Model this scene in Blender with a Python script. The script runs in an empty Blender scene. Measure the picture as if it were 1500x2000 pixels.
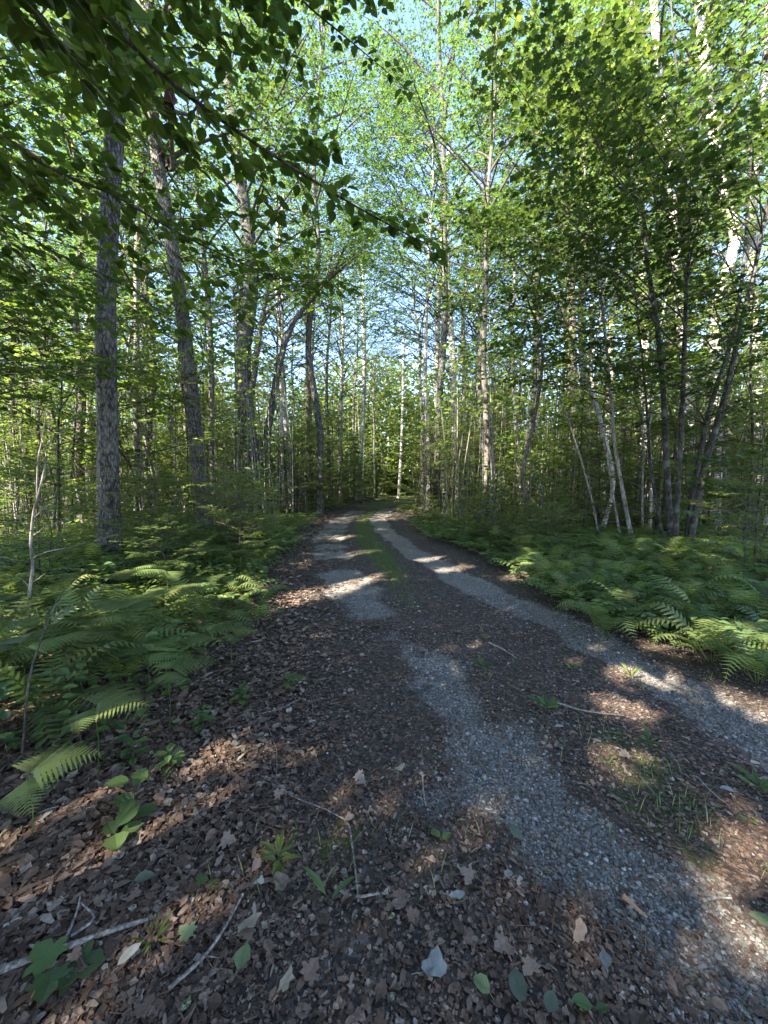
import bpy, math, random
import numpy as np
from mathutils import Vector

# ------------------------------------------------------------------ scene, camera, sky, sun
scene = bpy.context.scene
COL = scene.collection
R = math.radians
F_PX, CX, CY = 740.0, 750.0, 1000.0        # focal length and centre in photograph pixels
CAM_H, PITCH = 1.45, R(4.2)

cd = bpy.data.cameras.new('camera')
cam = bpy.data.objects.new('camera', cd)
COL.objects.link(cam)
cam.location = (0, 0, CAM_H)
cam.rotation_euler = (R(90) - PITCH, 0, 0)
cd.sensor_fit = 'VERTICAL'
cd.sensor_height = 36.0
cd.lens = F_PX / 2000.0 * 36.0
cd.clip_start = 0.05
cd.clip_end = 3000
scene.camera = cam

SUN_EL = R(39)
SAZ = np.array([0.755, 0.656])             # horizontal travel of the sunlight (from behind left)
SAZ = SAZ / np.linalg.norm(SAZ)
TAN = math.tan(SUN_EL)
SUN_DIR = np.array([SAZ[0] * math.cos(SUN_EL), SAZ[1] * math.cos(SUN_EL), -math.sin(SUN_EL)])

w = bpy.data.worlds.new('World')
scene.world = w
w.use_nodes = True
nt = w.node_tree
bg = nt.nodes['Background']
sky = nt.nodes.new('ShaderNodeTexSky')
sky.sky_type = 'NISHITA'
sky.sun_disc = False
sky.sun_elevation = SUN_EL
sky.sun_rotation = math.atan2(-SAZ[0], -SAZ[1])
sky.air_density = 1.0
sky.dust_density = 0.1
sky.ozone_density = 2.0
tint = nt.nodes.new('ShaderNodeMix')
tint.data_type = 'RGBA'; tint.blend_type = 'MULTIPLY'
tint.inputs[0].default_value = 1.0
tint.inputs[7].default_value = (0.95, 0.92, 1.0, 1)
nt.links.new(sky.outputs[0], tint.inputs[6])
nt.links.new(tint.outputs[2], bg.inputs[0])
bg.inputs[1].default_value = 0.092

sd = bpy.data.lights.new('sun', 'SUN')
sd.energy = 3.8
sd.angle = R(0.55)
sd.color = (1.0, 0.93, 0.80)
sun = bpy.data.objects.new('sun', sd)
COL.objects.link(sun)
sun.location = (-20, -20, 30)
sun.rotation_euler = Vector(tuple(-SUN_DIR)).to_track_quat('Z', 'Y').to_euler()

scene.view_settings.view_transform = 'Standard'
scene.view_settings.look = 'None'
scene.view_settings.gamma = 1.0
scene.view_settings.exposure = 3.38
scene.render.engine = 'CYCLES'
cy = scene.cycles
cy.max_bounces = 7
cy.diffuse_bounces = 5
cy.glossy_bounces = 1
cy.transmission_bounces = 3
cy.transparent_max_bounces = 4
cy.caustics_reflective = False
cy.caustics_refractive = False
cy.use_adaptive_sampling = False
cy.adaptive_threshold = 0.01
cy.use_denoising = True
cy.denoiser = 'OPENIMAGEDENOISE'
cy.denoising_prefilter = 'ACCURATE'
cy.sample_clamp_indirect = 2.0

rng = np.random.default_rng(11)
UP = np.array([0.0, 0.0, 1.0])


def W(px, py, y):
    """world point at depth y that the photograph shows at pixel (px, py)"""
    u, v = (px - CX) / F_PX, (CY - py) / F_PX
    d = np.array([u, math.cos(PITCH) + v * math.sin(PITCH), -math.sin(PITCH) + v * math.cos(PITCH)])
    d = d * (y / d[1])
    return np.array([d[0], y, CAM_H + d[2]])


def G(px, py, z=0.0):
    """ground point shown at pixel"""
    u, v = (px - CX) / F_PX, (CY - py) / F_PX
    d = np.array([u, math.cos(PITCH) + v * math.sin(PITCH), -math.sin(PITCH) + v * math.cos(PITCH)])
    t = (CAM_H - z) / -d[2]
    return np.array([d[0] * t, d[1] * t, z])


# ------------------------------------------------------------------ noise and terrain
def _h(i, j, s):
    n = np.sin(i * 127.1 + j * 311.7 + s * 74.7) * 43758.5453
    return n - np.floor(n)


def vnoise(x, y, s=0):
    x = np.asarray(x, float); y = np.asarray(y, float)
    i, j = np.floor(x), np.floor(y)
    fx, fy = x - i, y - j
    fx = fx * fx * (3 - 2 * fx); fy = fy * fy * (3 - 2 * fy)
    a, b = _h(i, j, s), _h(i + 1, j, s)
    c, d = _h(i, j + 1, s), _h(i + 1, j + 1, s)
    return (a * (1 - fx) + b * fx) * (1 - fy) + (c * (1 - fx) + d * fx) * fy


def fnoise(x, y, s=0, o=3):
    t, a, f = 0, 0.5, 1.0
    for k in range(o):
        t = t + a * vnoise(x * f, y * f, s + k)
        a *= 0.5; f *= 2.03
    return t / (1 - 0.5 ** o)


YL = [-6, 0.5, 1.5, 2, 3, 3.5, 5, 7, 10, 14, 20, 30, 40, 50, 62, 80]
XL = [-2.2, -2.0, -1.75, -1.6, -1.42, -1.5, -1.75, -1.95, -2.3, -2.7, -2.75, -2.1, -0.6, 3, 9, 20]
YR = [-6, 1, 2, 2.8, 3.5, 4.4, 6.9, 10, 15, 20, 30, 40, 50, 62, 80]
XR = [4.2, 3.7, 3.1, 2.72, 2.45, 2.1, 1.85, 1.15, 0.95, 0.95, 2.0, 4.2, 8, 15, 27]
xl = lambda y: np.interp(y, YL, XL)
xr = lambda y: np.interp(y, YR, XR)


def chain(pts, r):
    g = [G(*p)[:2] for p in pts]
    rr = r if isinstance(r, (list, tuple)) else [r] * len(g)
    return g, rr


GRAVEL = [
    chain([(1560, 2130), (1450, 1950), (1280, 1770), (1130, 1630), (1030, 1550)], [0.20, 0.20, 0.22, 0.22, 0.17]),
    chain([(1030, 1540), (1000, 1480), (930, 1440)], [0.22, 0.26, 0.13]),
    chain([(890, 1370), (850, 1300)], [0.19, 0.26]),
    chain([(800, 1262), (780, 1245)], [0.18, 0.2]),
    chain([(720, 1195), (690, 1150), (670, 1120)], [0.25, 0.4, 0.4]),
    chain([(650, 1090), (640, 1055), (660, 1020), (700, 998)], [0.4, 0.45, 0.45, 0.5]),
    chain([(1580, 1500), (1420, 1400), (1310, 1335), (1230, 1290), (1100, 1215), (1030, 1188), (960, 1160), (850, 1100), (790, 1065), (752, 1035), (735, 1012), (760, 994)],
          [0.3, 0.27, 0.25, 0.25, 0.27, 0.26, 0.28, 0.27, 0.28, 0.3, 0.35, 0.5]),
]


def seg_field(x, y, chains, soft=0.12):
    """1 inside the chained capsules, 0 outside"""
    x = np.asarray(x, float); y = np.asarray(y, float)
    out = np.zeros_like(x)
    for g, rr in chains:
        if len(g) == 1:
            d = np.hypot(x - g[0][0], y - g[0][1])
            out = np.maximum(out, np.clip((rr[0] - d) / soft + 0.5, 0, 1))
        for k in range(len(g) - 1):
            a, b = g[k], g[k + 1]
            ab = b - a
            t = np.clip(((x - a[0]) * ab[0] + (y - a[1]) * ab[1]) / (ab @ ab + 1e-9), 0, 1)
            d = np.hypot(x - a[0] - t * ab[0], y - a[1] - t * ab[1])
            r = rr[k] + (rr[k + 1] - rr[k]) * t
            out = np.maximum(out, np.clip((r - d) / soft + 0.5, 0, 1))
    return out


def gravel(x, y):
    f = np.maximum(seg_field(x, y, GRAVEL[:3], 0.25), np.maximum(0.95 * seg_field(x, y, GRAVEL[3:6], 0.25), 1.25 * seg_field(x, y, GRAVEL[6:], 0.25)))
    n = fnoise(x * 4.2, y * 4.2, 5)
    n2 = fnoise(x * 1.7 + 3, y * 1.7, 15)
    return np.clip(f * 1.38 + (n - 0.5) * 1.5 + (n2 - 0.5) * 1.5 - 0.42, 0, 1)


def height(x, y):
    x = np.asarray(x, float); y = np.asarray(y, float)
    off = np.maximum(xl(y) - x, x - xr(y))
    side = np.clip(off / 2.0, 0, 1)
    h = 0.05 * (fnoise(x * 0.9, y * 0.9, 2) - 0.5) + 0.016 * (fnoise(x * 6, y * 6, 3) - 0.5)
    h = h + side * (0.10 + 0.35 * (fnoise(x * 0.23, y * 0.23, 7) - 0.5)) - 0.035 * gravel(x, y)
    return h


H = lambda x, y: float(height(np.array([x]), np.array([y]))[0])

# patches of sunlight on the ground: gaps in the canopy (photograph pixel chains -> ground)
GAPS = [
    chain([(-60, 1640), (110, 1560), (215, 1515)], [0.02, 0.02, 0.01]),
    chain([(235, 1770), (330, 1710), (430, 1660), (510, 1605)], [0.01, 0.02, 0.06, 0.03]),
    chain([(385, 1478), (465, 1432)], [0.07, 0.07]),
    chain([(700, 1765), (760, 1690), (840, 1640)], [0.05, 0.07, 0.04]),
    chain([(640, 1580), (700, 1540)], 0.05),
    chain([(905, 1555), (985, 1508)], [0.08, 0.07]),
    chain([(985, 1480), (1010, 1462)], [0.07, 0.05]),
    chain([(1125, 1300), (1190, 1312), (1290, 1325)], [0.10, 0.16, 0.11]),
    chain([(1160, 1375), (1270, 1400)], [0.09, 0.11]),
    chain([(1440, 1370), (1540, 1420)], [0.12, 0.2]),
    chain([(1165, 1485), (1255, 1480)], [0.07, 0.06]),
    chain([(1450, 1600), (1435, 1700), (1425, 1800), (1400, 1880)], [0.05, 0.06, 0.08, 0.05]),
    chain([(420, 1205), (560, 1172), (700, 1135), (745, 1120)], [0.22, 0.28, 0.2, 0.12]),
    chain([(660, 1085), (720, 1075)], 0.22),
    chain([(590, 1052), (670, 1048)], 0.3),
    chain([(960, 1195), (985, 1185)], 0.10),
    chain([(860, 1112), (900, 1108)], 0.16),
    chain([(820, 1092), (850, 1088)], 0.2),
    chain([(1165, 1262), (1200, 1262)], 0.07),
    chain([(300, 1190), (420, 1165), (500, 1150)], [0.2, 0.3, 0.3]),
    chain([(30, 1400), (110, 1330), (160, 1270)], [0.12, 0.16, 0.1]),
    chain([(80, 1290), (140, 1240)], 0.12),
    chain([(240, 1290), (310, 1260)], 0.13),
    chain([(1270, 1262), (1380, 1275)], [0.10, 0.14]),
    chain([(1170, 1205), (1230, 1195)], 0.13),
    chain([(1430, 1260), (1500, 1300)], 0.12),
    chain([(1290, 1110), (1400, 1130)], 0.25),
    chain([(1000, 1130), (1060, 1120)], 0.22),
    chain([(560, 1110), (600, 1085)], 0.25),
]


GAPS_WIDE = [(g, [r * 0.95 + 0.05 for r in rr]) for g, rr in GAPS]


def sunny(p):
    """points whose shadow would fall on one of the sunlit patches"""
    z = p[:, 2] - 0.05
    gx = p[:, 0] + SAZ[0] * z / TAN
    gy = p[:, 1] + SAZ[1] * z / TAN
    return (seg_field(gx, gy, GAPS_WIDE, 0.05) > 0.3) & (p[:, 2] > 0.9)


# ------------------------------------------------------------------ mesh building
def norm(v):
    return v / (np.linalg.norm(v, axis=-1, keepdims=True) + 1e-9)


class Geo:
    def __init__(self):
        self.v, self.l, self.s, self.m, self.t, self.sm, self.n = [], [], [], [], [], [], 0

    def add(self, v, f, mat=0, tint=0.5, smooth=False):
        v = np.asarray(v, float).reshape(-1, 3)
        f = np.asarray(f)
        if len(v) == 0 or len(f) == 0:
            return
        self.v.append(v)
        self.l.append((f + self.n).ravel())
        self.s.append(np.full(len(f), f.shape[1]))
        self.m.append(np.full(len(f), mat))
        self.sm.append(np.full(len(f), smooth))
        self.t.append(np.broadcast_to(np.asarray(tint, float), (len(v),)).copy())
        self.n += len(v)

    def mesh(self, name, mats, origin=None):
        me = bpy.data.meshes.new(name)
        for m in mats:
            me.materials.append(m)
        if not self.v:
            return me
        v = np.concatenate(self.v)
        if origin is not None:
            v = v - np.asarray(origin)
        l = np.concatenate(self.l); s = np.concatenate(self.s)
        me.vertices.add(len(v)); me.vertices.foreach_set('co', v.astype(np.float32).ravel())
        me.loops.add(len(l)); me.loops.foreach_set('vertex_index', l.astype(np.int32))
        me.polygons.add(len(s))
        st = np.concatenate([[0], np.cumsum(s)[:-1]])
        me.polygons.foreach_set('loop_start', st.astype(np.int32))
        me.polygons.foreach_set('loop_total', s.astype(np.int32))
        me.polygons.foreach_set('material_index', np.concatenate(self.m).astype(np.int32))
        me.polygons.foreach_set('use_smooth', np.concatenate(self.sm).astype(bool))
        a = me.attributes.new('tint', 'FLOAT', 'POINT')
        a.data.foreach_set('value', np.concatenate(self.t).astype(np.float32))
        me.update(calc_edges=True)
        me.validate()
        return me

    def build(self, name, mats, parent=None, origin=None):
        o = bpy.data.objects.new(name, self.mesh(name, mats, origin))
        COL.objects.link(o)
        if parent is not None:
            o.parent = parent
        return o


def tube(geo, P, r, k=6, mat=0, tint=0.5, rough=0.0):
    P = np.asarray(P, float); n = len(P)
    r = np.broadcast_to(np.asarray(r, float), (n,))
    T = norm(np.gradient(P, axis=0))
    ref = np.array([0.13, 0.97, 0.2]) if abs(T[0] @ np.array([0.13, 0.97, 0.2])) < 0.85 else np.array([1.0, 0.1, 0])
    A = norm(np.cross(T, ref)); B = np.cross(T, A)
    a = np.arange(k) / k * 2 * math.pi
    rr = r[:, None] * (1 + (rough * (rng.random((n, k)) - 0.5) if rough else 0))
    V = P[:, None] + rr[..., None] * (np.cos(a)[None, :, None] * A[:, None] + np.sin(a)[None, :, None] * B[:, None])
    i = np.arange(n - 1)[:, None] * k; j = np.arange(k)[None]; j2 = (j + 1) % k
    Fq = np.stack([i + j, i + j2, i + k + j2, i + k + j], -1).reshape(-1, 4)
    geo.add(V.reshape(-1, 3), Fq, mat, tint, True)


def thin(geo, A, B, r, mat=0, C=None):
    """many thin three-sided twigs at once from A to B (bent through C)"""
    A = np.asarray(A, float); B = np.asarray(B, float); n = len(A)
    if n == 0:
        return
    r = np.broadcast_to(np.asarray(r, float), (n,))
    D = norm(B - A)
    S = norm(np.cross(D, UP + 0.13)); U = np.cross(S, D)
    a = np.array([0.5, 2.6, 4.7])
    ring = np.cos(a)[None, :, None] * S[:, None] + np.sin(a)[None, :, None] * U[:, None]
    V0 = A[:, None] + ring * r[:, None, None]
    M = (A + B) / 2 if C is None else C
    V1 = M[:, None] + ring * r[:, None, None] * 0.75
    V2 = B[:, None] + ring * r[:, None, None] * 0.4
    V = np.concatenate([V0, V1, V2], 1)
    q = np.array([[0, 1, 4, 3], [1, 2, 5, 4], [2, 0, 3, 5], [3, 4, 7, 6], [4, 5, 8, 7], [5, 3, 6, 8]])
    geo.add(V.reshape(-1, 3), (np.arange(n)[:, None, None] * 9 + q[None]).reshape(-1, 4), mat, 0.5, True)


# leaf outlines: verts (x along, y across, z up), faces
LEAF4 = (np.array([[0, 0, 0], [.45, .33, .06], [1, 0, -.05], [.45, -.33, .06]]), np.array([[0, 1, 2, 3]]))
OV = np.array([[0, 0, 0], [.18, .24, .05], [.45, .34, .08], [.75, .22, .04], [1.0, 0, -.06], [.75, -.22, .04], [.45, -.34, .08], [.18, -.24, .05]])
OVATE = (OV, np.array([[0, 1, 2, 3, 4], [0, 4, 5, 6, 7]]))
_mp = [(0, 0), (.10, .16), (.02, .42), (.28, .36), (.36, .58), (.50, .44), (.52, .24), (.74, .30), (1.0, 0.0)]
MP = np.array([[a, b, 0.10 * b] for a, b in _mp] + [[a, -b, 0.10 * b] for a, b in _mp[1:-1][::-1]] + [[.38, 0, -.02]])
_n = len(MP) - 1
MAPLE = (MP, np.array([[_n, i, (i + 1) % _n] for i in range(_n)]))


def ragged(seed, n=9, elong=1.0, curl=0.25):
    q = np.random.default_rng(seed)
    a = np.arange(n) / n * 2 * math.pi
    r = 0.5 * (0.55 + 0.65 * q.random(n))
    v = np.stack([0.5 + r * np.cos(a) * elong, r * np.sin(a) * 0.75, curl * (q.random(n) - 0.3) * np.abs(np.sin(a + 1))], 1)
    v = np.concatenate([v, [[0.5, 0, 0.0]]])
    return v, np.array([[n, i, (i + 1) % n] for i in range(n)])


LITTER = [ragged(s, 9, 0.8 + 0.12 * (s % 4), 0.28) for s in range(5)]
SHRED = (np.array([[0, -.12, 0], [0, .12, .02], [.5, .2, .1], [1, .06, .02], [1, -.08, 0], [.5, -.16, .04]]), np.array([[0, 5, 2, 1], [5, 4, 3, 2]]))
FRAG = (np.array([[0, 0, 0], [.5, .25, .12], [1, .05, .0], [.5, -.3, .1]]), np.array([[0, 1, 2, 3]]))


def leaves(geo, tmpl, P, D, N, size, mat=0, tint=None, wid=1.0, smooth=False):
    P = np.asarray(P, float)
    n = len(P)
    if n == 0:
        return
    T, Fc = tmpl
    D = norm(D); B = norm(np.cross(N, D)); N2 = np.cross(D, B)
    s = np.broadcast_to(np.asarray(size, float), (n,))[:, None, None]
    wd = np.broadcast_to(np.asarray(wid, float), (n,))[:, None, None]
    V = P[:, None] + s * (T[None, :, 0:1] * D[:, None] + wd * T[None, :, 1:2] * B[:, None] + T[None, :, 2:3] * N2[:, None])
    t = rng.random(n) if tint is None else np.broadcast_to(np.asarray(tint, float), (n,))
    m = len(T)
    geo.add(V.reshape(-1, 3), (np.arange(n)[:, None, None] * m + Fc[None]).reshape(-1, Fc.shape[1]), mat, np.repeat(t, m), smooth)


def bez(S, C, E, n):
    t = np.linspace(0, 1, n)[:, None]
    return (1 - t) ** 2 * S + 2 * t * (1 - t) * C + t * t * E


def at(P, t):
    """points at fractions t along polyline P, with tangents"""
    P = np.asarray(P, float)
    d = np.concatenate([[0], np.cumsum(np.linalg.norm(np.diff(P, axis=0), axis=1))])
    s = np.asarray(t) * d[-1]
    X = np.stack([np.interp(s, d, P[:, k]) for k in range(3)], -1)
    e = 0.03 * d[-1]
    X2 = np.stack([np.interp(s + e, d, P[:, k]) for k in range(3)], -1)
    X1 = np.stack([np.interp(s - e, d, P[:, k]) for k in range(3)], -1)
    return X, norm(X2 - X1)


def spray(geo, path, t0, ntw, tw, kl, leaf, tmpl=LEAF4, rad=0.004, filt=None, flat=0.35, droop=0.15, wm=1, lm=0, lsp=1.0, twr=0.0016):
    """side twigs and leaves in a nearly level fan along a branch"""
    t = np.linspace(t0, 0.99, ntw) + (rng.random(ntw) - 0.5) * 0.6 / ntw
    P, T = at(path, np.clip(t, 0, 1))
    sgn = np.where(np.arange(ntw) % 2 == 0, 1.0, -1.0)
    side = norm(np.cross(T, UP)) * sgn[:, None]
    D = norm(side * 0.85 + T * 0.65 + UP * ((rng.random((ntw, 1)) - 0.45) * flat * 1.4))
    L = tw * (1.15 - 0.75 * np.clip((t - t0) / (1 - t0), 0, 1)) * (0.6 + 0.7 * rng.random(ntw))
    E = P + D * L[:, None] + UP * (-droop * L * 0.5)[:, None]
    C = (P + E) / 2 + UP * (0.06 * L)[:, None]
    if filt is None:
        thin(geo, P, E, np.full(ntw, twr), wm, C)
    else:
        k_ = ~filt((P + E) / 2)
        thin(geo, P[k_], E[k_], np.full(k_.sum(), twr), wm, C[k_])
    # leaves on the twigs and a few on the branch itself
    s = (np.arange(kl)[None] + 0.5 + (rng.random((ntw, kl)) - 0.5) * 0.7) / kl
    s = 0.12 + 0.9 * s
    Q = (1 - s)[..., None] ** 2 * P[:, None] + 2 * (s * (1 - s))[..., None] * C[:, None] + (s ** 2)[..., None] * E[:, None]
    ls = np.where(np.arange(kl) % 2 == 0, 1.0, -1.0)[None, :, None]
    perp = norm(np.cross(D, UP))[:, None] * ls
    LD = norm(D[:, None] * 0.7 + perp * 0.75 * lsp + UP * (-droop - 0.25 + 0.35 * rng.random((ntw, kl, 1))))
    Q = Q + (rng.random(Q.shape) - 0.5) * leaf * 0.35
    N = UP + (rng.random(Q.shape) - 0.5) * 2 * flat
    Q = Q.reshape(-1, 3); LD = LD.reshape(-1, 3); N = N.reshape(-1, 3)
    if filt is not None:
        k_ = ~filt(Q)
        Q, LD, N = Q[k_], LD[k_], N[k_]
    leaves(geo, tmpl, Q, LD, N, leaf * (0.65 + 0.6 * rng.random(len(Q))), lm)


def smooth_path(pts, n=16):
    pts = np.asarray(pts, float)
    m = len(pts)
    if m < 3:
        t = np.linspace(0, 1, n)[:, None]
        return pts[0] * (1 - t) + pts[-1] * t
    ext = np.concatenate([[2 * pts[0] - pts[1]], pts, [2 * pts[-1] - pts[-2]]])
    out = []
    for u in np.linspace(0, m - 1 - 1e-6, n):
        i = int(u); f = u - i
        p0, p1, p2, p3 = ext[i:i + 4]
        out.append(0.5 * ((2 * p1) + (-p0 + p2) * f + (2 * p0 - 5 * p1 + 4 * p2 - p3) * f * f + (-p0 + 3 * p1 - 3 * p2 + p3) * f ** 3))
    return np.array(out)


def trunk_tube(geo, P, r0, r1, k=10, flare=1.35, mat=0, rough=0.06):
    n = len(P)
    t = np.linspace(0, 1, n)
    r = r0 * (1 - t) ** 0.8 + r1 * (1 - (1 - t) ** 0.8)
    z = P[:, 2] - P[0, 2]
    r = r * (1 + (flare - 1) * np.exp(-z / max(0.12, r0 * 1.6)))
    tube(geo, P, r, k, mat, 0.5, rough)


def crown_gen(geo, P, cf, nl, ll, leaf, nsub=5, ntw=7, kl=6, tw=0.5, filt=None, tmpl=LEAF4, rise=0.5, r_l=0.03, az_bias=None, prof=None, flat=0.45):
    """limbs from the trunk path, sub-branches, leafy twigs"""
    az0 = rng.random() * 6.28
    for i in range(nl):
        f = (i + 0.5) / nl
        t = cf + (1 - cf) * f ** 0.9
        S, _ = at(P, np.array([t])); S = S[0]
        az = az0 + i * 2.4 + (rng.random() - 0.5) * 0.8
        if az_bias is not None and rng.random() < 0.6:
            az = az_bias + (rng.random() - 0.5) * 1.8
        shape = (0.55 + 0.9 * math.sin(math.pi * min(1, 0.15 + 0.85 * f))) if prof is None else prof(f)
        L = ll * shape * (0.7 + 0.5 * rng.random())
        ri = rise * (0.4 + 0.9 * rng.random()) + 0.5 * f
        d = norm(np.array([math.cos(az), math.sin(az), ri]))
        E = S + d * L
        C = S + d * L * 0.5 + UP * L * (0.12 if rise > 0.3 else 0.04) + (rng.random(3) - 0.5) * L * 0.15
        bp = bez(S, C, E, 7)
        if filt is None or not filt(bp[3:4])[0]:
            tube(geo, bp, np.linspace(r_l * shape, 0.005, 7), 5, 1)
        for j in range(nsub):
            u = 0.28 + 0.72 * (j + 0.6) / nsub
            A, T = at(bp, np.array([u])); A, T = A[0], T[0]
            sg = 1 if j % 2 == 0 else -1
            sd_ = norm(np.cross(T, UP)) * sg
            if j == nsub - 1:
                sd_ = sd_ * 0.2
            dd = norm(T * 0.7 + sd_ * (0.55 + 0.5 * rng.random()) + UP * (rng.random() - 0.3) * 0.5)
            l2 = L * (0.5 - 0.22 * u) * (0.8 + 0.6 * rng.random()) + tw * 0.4
            B = A + dd * l2
            sp = bez(A, (A + B) / 2 + UP * 0.08 * l2, B, 4)
            thin(geo, sp[:1], sp[-1:], np.array([0.006]), 1, sp[1:2] * 0.5 + sp[2:3] * 0.5)
            spray(geo, sp, 0.15, ntw, tw, kl, leaf, tmpl, filt=filt, flat=flat, twr=0.003)


# ------------------------------------------------------------------ materials
def mat_new(name):
    m = bpy.data.materials.new(name)
    m.use_nodes = True
    n = m.node_tree
    for x in list(n.nodes):
        n.nodes.remove(x)
    out = n.nodes.new('ShaderNodeOutputMaterial')
    return m, n, out


def N_(n, t, **kw):
    x = n.nodes.new(t)
    for k, v in kw.items():
        setattr(x, k, v)
    return x


def ramp(n, stops, interp='LINEAR'):
    r = n.nodes.new('ShaderNodeValToRGB')
    e = r.color_ramp.elements
    r.color_ramp.interpolation = interp
    while len(e) < len(stops):
        e.new(0.5)
    for i, (p, c) in enumerate(stops):
        e[i].position = p
        e[i].color = (*c, 1)
    return r


def leaf_mat(name, stops, trans, mixf=0.38, rough=0.5, spec=0.35, objvar=0.25, mottle=0.0, huev=0.0):
    m, n, out = mat_new(name)
    L = n.links.new
    at_ = N_(n, 'ShaderNodeAttribute', attribute_name='tint')
    rp = ramp(n, stops)
    if mottle:
        tc = N_(n, 'ShaderNodeNewGeometry')
        nz = N_(n, 'ShaderNodeTexNoise'); nz.inputs['Scale'].default_value = 110; nz.inputs['Detail'].default_value = 4
        L(tc.outputs['Position'], nz.inputs['Vector'])
        ma = N_(n, 'ShaderNodeMath', operation='MULTIPLY_ADD')
        L(nz.outputs[0], ma.inputs[0]); ma.inputs[1].default_value = mottle; L(at_.outputs['Fac'], ma.inputs[2])
        mb = N_(n, 'ShaderNodeMath', operation='SUBTRACT'); L(ma.outputs[0], mb.inputs[0]); mb.inputs[1].default_value = mottle * .5
        L(mb.outputs[0], rp.inputs[0])
    else:
        L(at_.outputs['Fac'], rp.inputs[0])
    oi = N_(n, 'ShaderNodeObjectInfo')
    mr = N_(n, 'ShaderNodeMapRange')
    mr.inputs[3].default_value = 1 - objvar; mr.inputs[4].default_value = 1 + objvar
    L(oi.outputs['Random'], mr.inputs[0])
    hs = N_(n, 'ShaderNodeHueSaturation')
    if huev:
        m3 = N_(n, 'ShaderNodeMapRange'); m3.inputs[3].default_value = .5 - huev; m3.inputs[4].default_value = .5 + huev * .4
        m4 = N_(n, 'ShaderNodeMath', operation='FRACT'); m5 = N_(n, 'ShaderNodeMath', operation='MULTIPLY'); m5.inputs[1].default_value = 7.31
        L(oi.outputs['Random'], m5.inputs[0]); L(m5.outputs[0], m4.inputs[0]); L(m4.outputs[0], m3.inputs[0])
        L(m3.outputs[0], hs.inputs['Hue'])
    L(mr.outputs[0], hs.inputs['Value']); L(rp.outputs[0], hs.inputs['Color'])
    b = N_(n, 'ShaderNodeBsdfPrincipled')
    b.inputs['Roughness'].default_value = rough
    b.inputs['Specular IOR Level'].default_value = spec
    L(hs.outputs[0], b.inputs['Base Color'])
    tr = N_(n, 'ShaderNodeBsdfTranslucent')
    mx = N_(n, 'ShaderNodeMix', data_type='RGBA', blend_type='MULTIPLY')
    mx.inputs[0].default_value = 1.0
    L(hs.outputs[0], mx.inputs[6])
    mx.inputs[7].default_value = (*trans, 1)
    L(mx.outputs[2], tr.inputs[0])
    ms = N_(n, 'ShaderNodeMixShader')
    ms.inputs[0].default_value = mixf
    L(b.outputs[0], ms.inputs[1]); L(tr.outputs[0], ms.inputs[2])
    L(ms.outputs[0], out.inputs[0])
    return m


M_MAPLE = leaf_mat('maple leaf', [(0, (.034, .052, .014)), (.5, (.040, .064, .020)), (.93, (.072, .104, .028)), (1, (.13, .155, .04))], (1.9, 2.0, 1.0), .45, huev=.015)
M_CANOPY = leaf_mat('canopy leaf', [(0, (.046, .086, .028)), (.6, (.076, .126, .040)), (.95, (.115, .165, .050)), (1, (.20, .20, .06))], (1.8, 1.95, 1.1), 0.46, huev=.02)
M_UNDER = leaf_mat('lightened understory leaf', [(0, (.085, .130, .034)), (.6, (.120, .170, .046)), (1, (.17, .20, .055))], (1.9, 1.9, 1.0), 0.50, huev=.02)  # lighter than the canopy leaf: light between the trunks put into the colour
M_BEECH = leaf_mat('beech leaf', [(0, (.040, .072, .018)), (.6, (.064, .102, .024)), (1, (.10, .14, .030))], (2.3, 2.2, 0.9), 0.5, 0.42, 0.4)
M_FERN = leaf_mat('fern', [(0, (.074, .112, .040)), (.5, (.115, .158, .052)), (1, (.17, .205, .060))], (1.9, 1.9, 0.9), 0.42, 0.55, 0.3, .4, huev=.03)
M_HERB = leaf_mat('herb', [(0, (.055, .095, .034)), (.6, (.085, .135, .045)), (1, (.13, .18, .05))], (1.8, 1.9, 0.9), 0.35, 0.5)
M_GRASS = leaf_mat('grass', [(0, (.07, .12, .03)), (.5, (.13, .17, .05)), (.8, (.24, .21, .09)), (1, (.35, .29, .16))], (1.4, 1.5, 0.9), 0.3, 0.6)
M_LITTER = leaf_mat('dead leaf', [(0, (.058, .036, .025)), (.3, (.120, .076, .054)), (.55, (.195, .130, .094)), (.8, (.29, .215, .165)), (.95, (.40, .34, .29)), (1, (.12, .15, .05))], (1.3, 1.0, 0.7), 0.10, 0.75, 0.25, 0.0, mottle=.5)
M_NEEDLE = leaf_mat('pine needle', [(0, (.16, .075, .045)), (1, (.30, .16, .09))], (1, 1, 1), 0.05, 0.7, 0.2, 0)
M_DEADTWIG = leaf_mat('dead twig', [(0, (.16, .13, .10)), (1, (.34, .28, .21))], (1, 1, 1), 0.05, 0.8, 0.2, 0)


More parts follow.
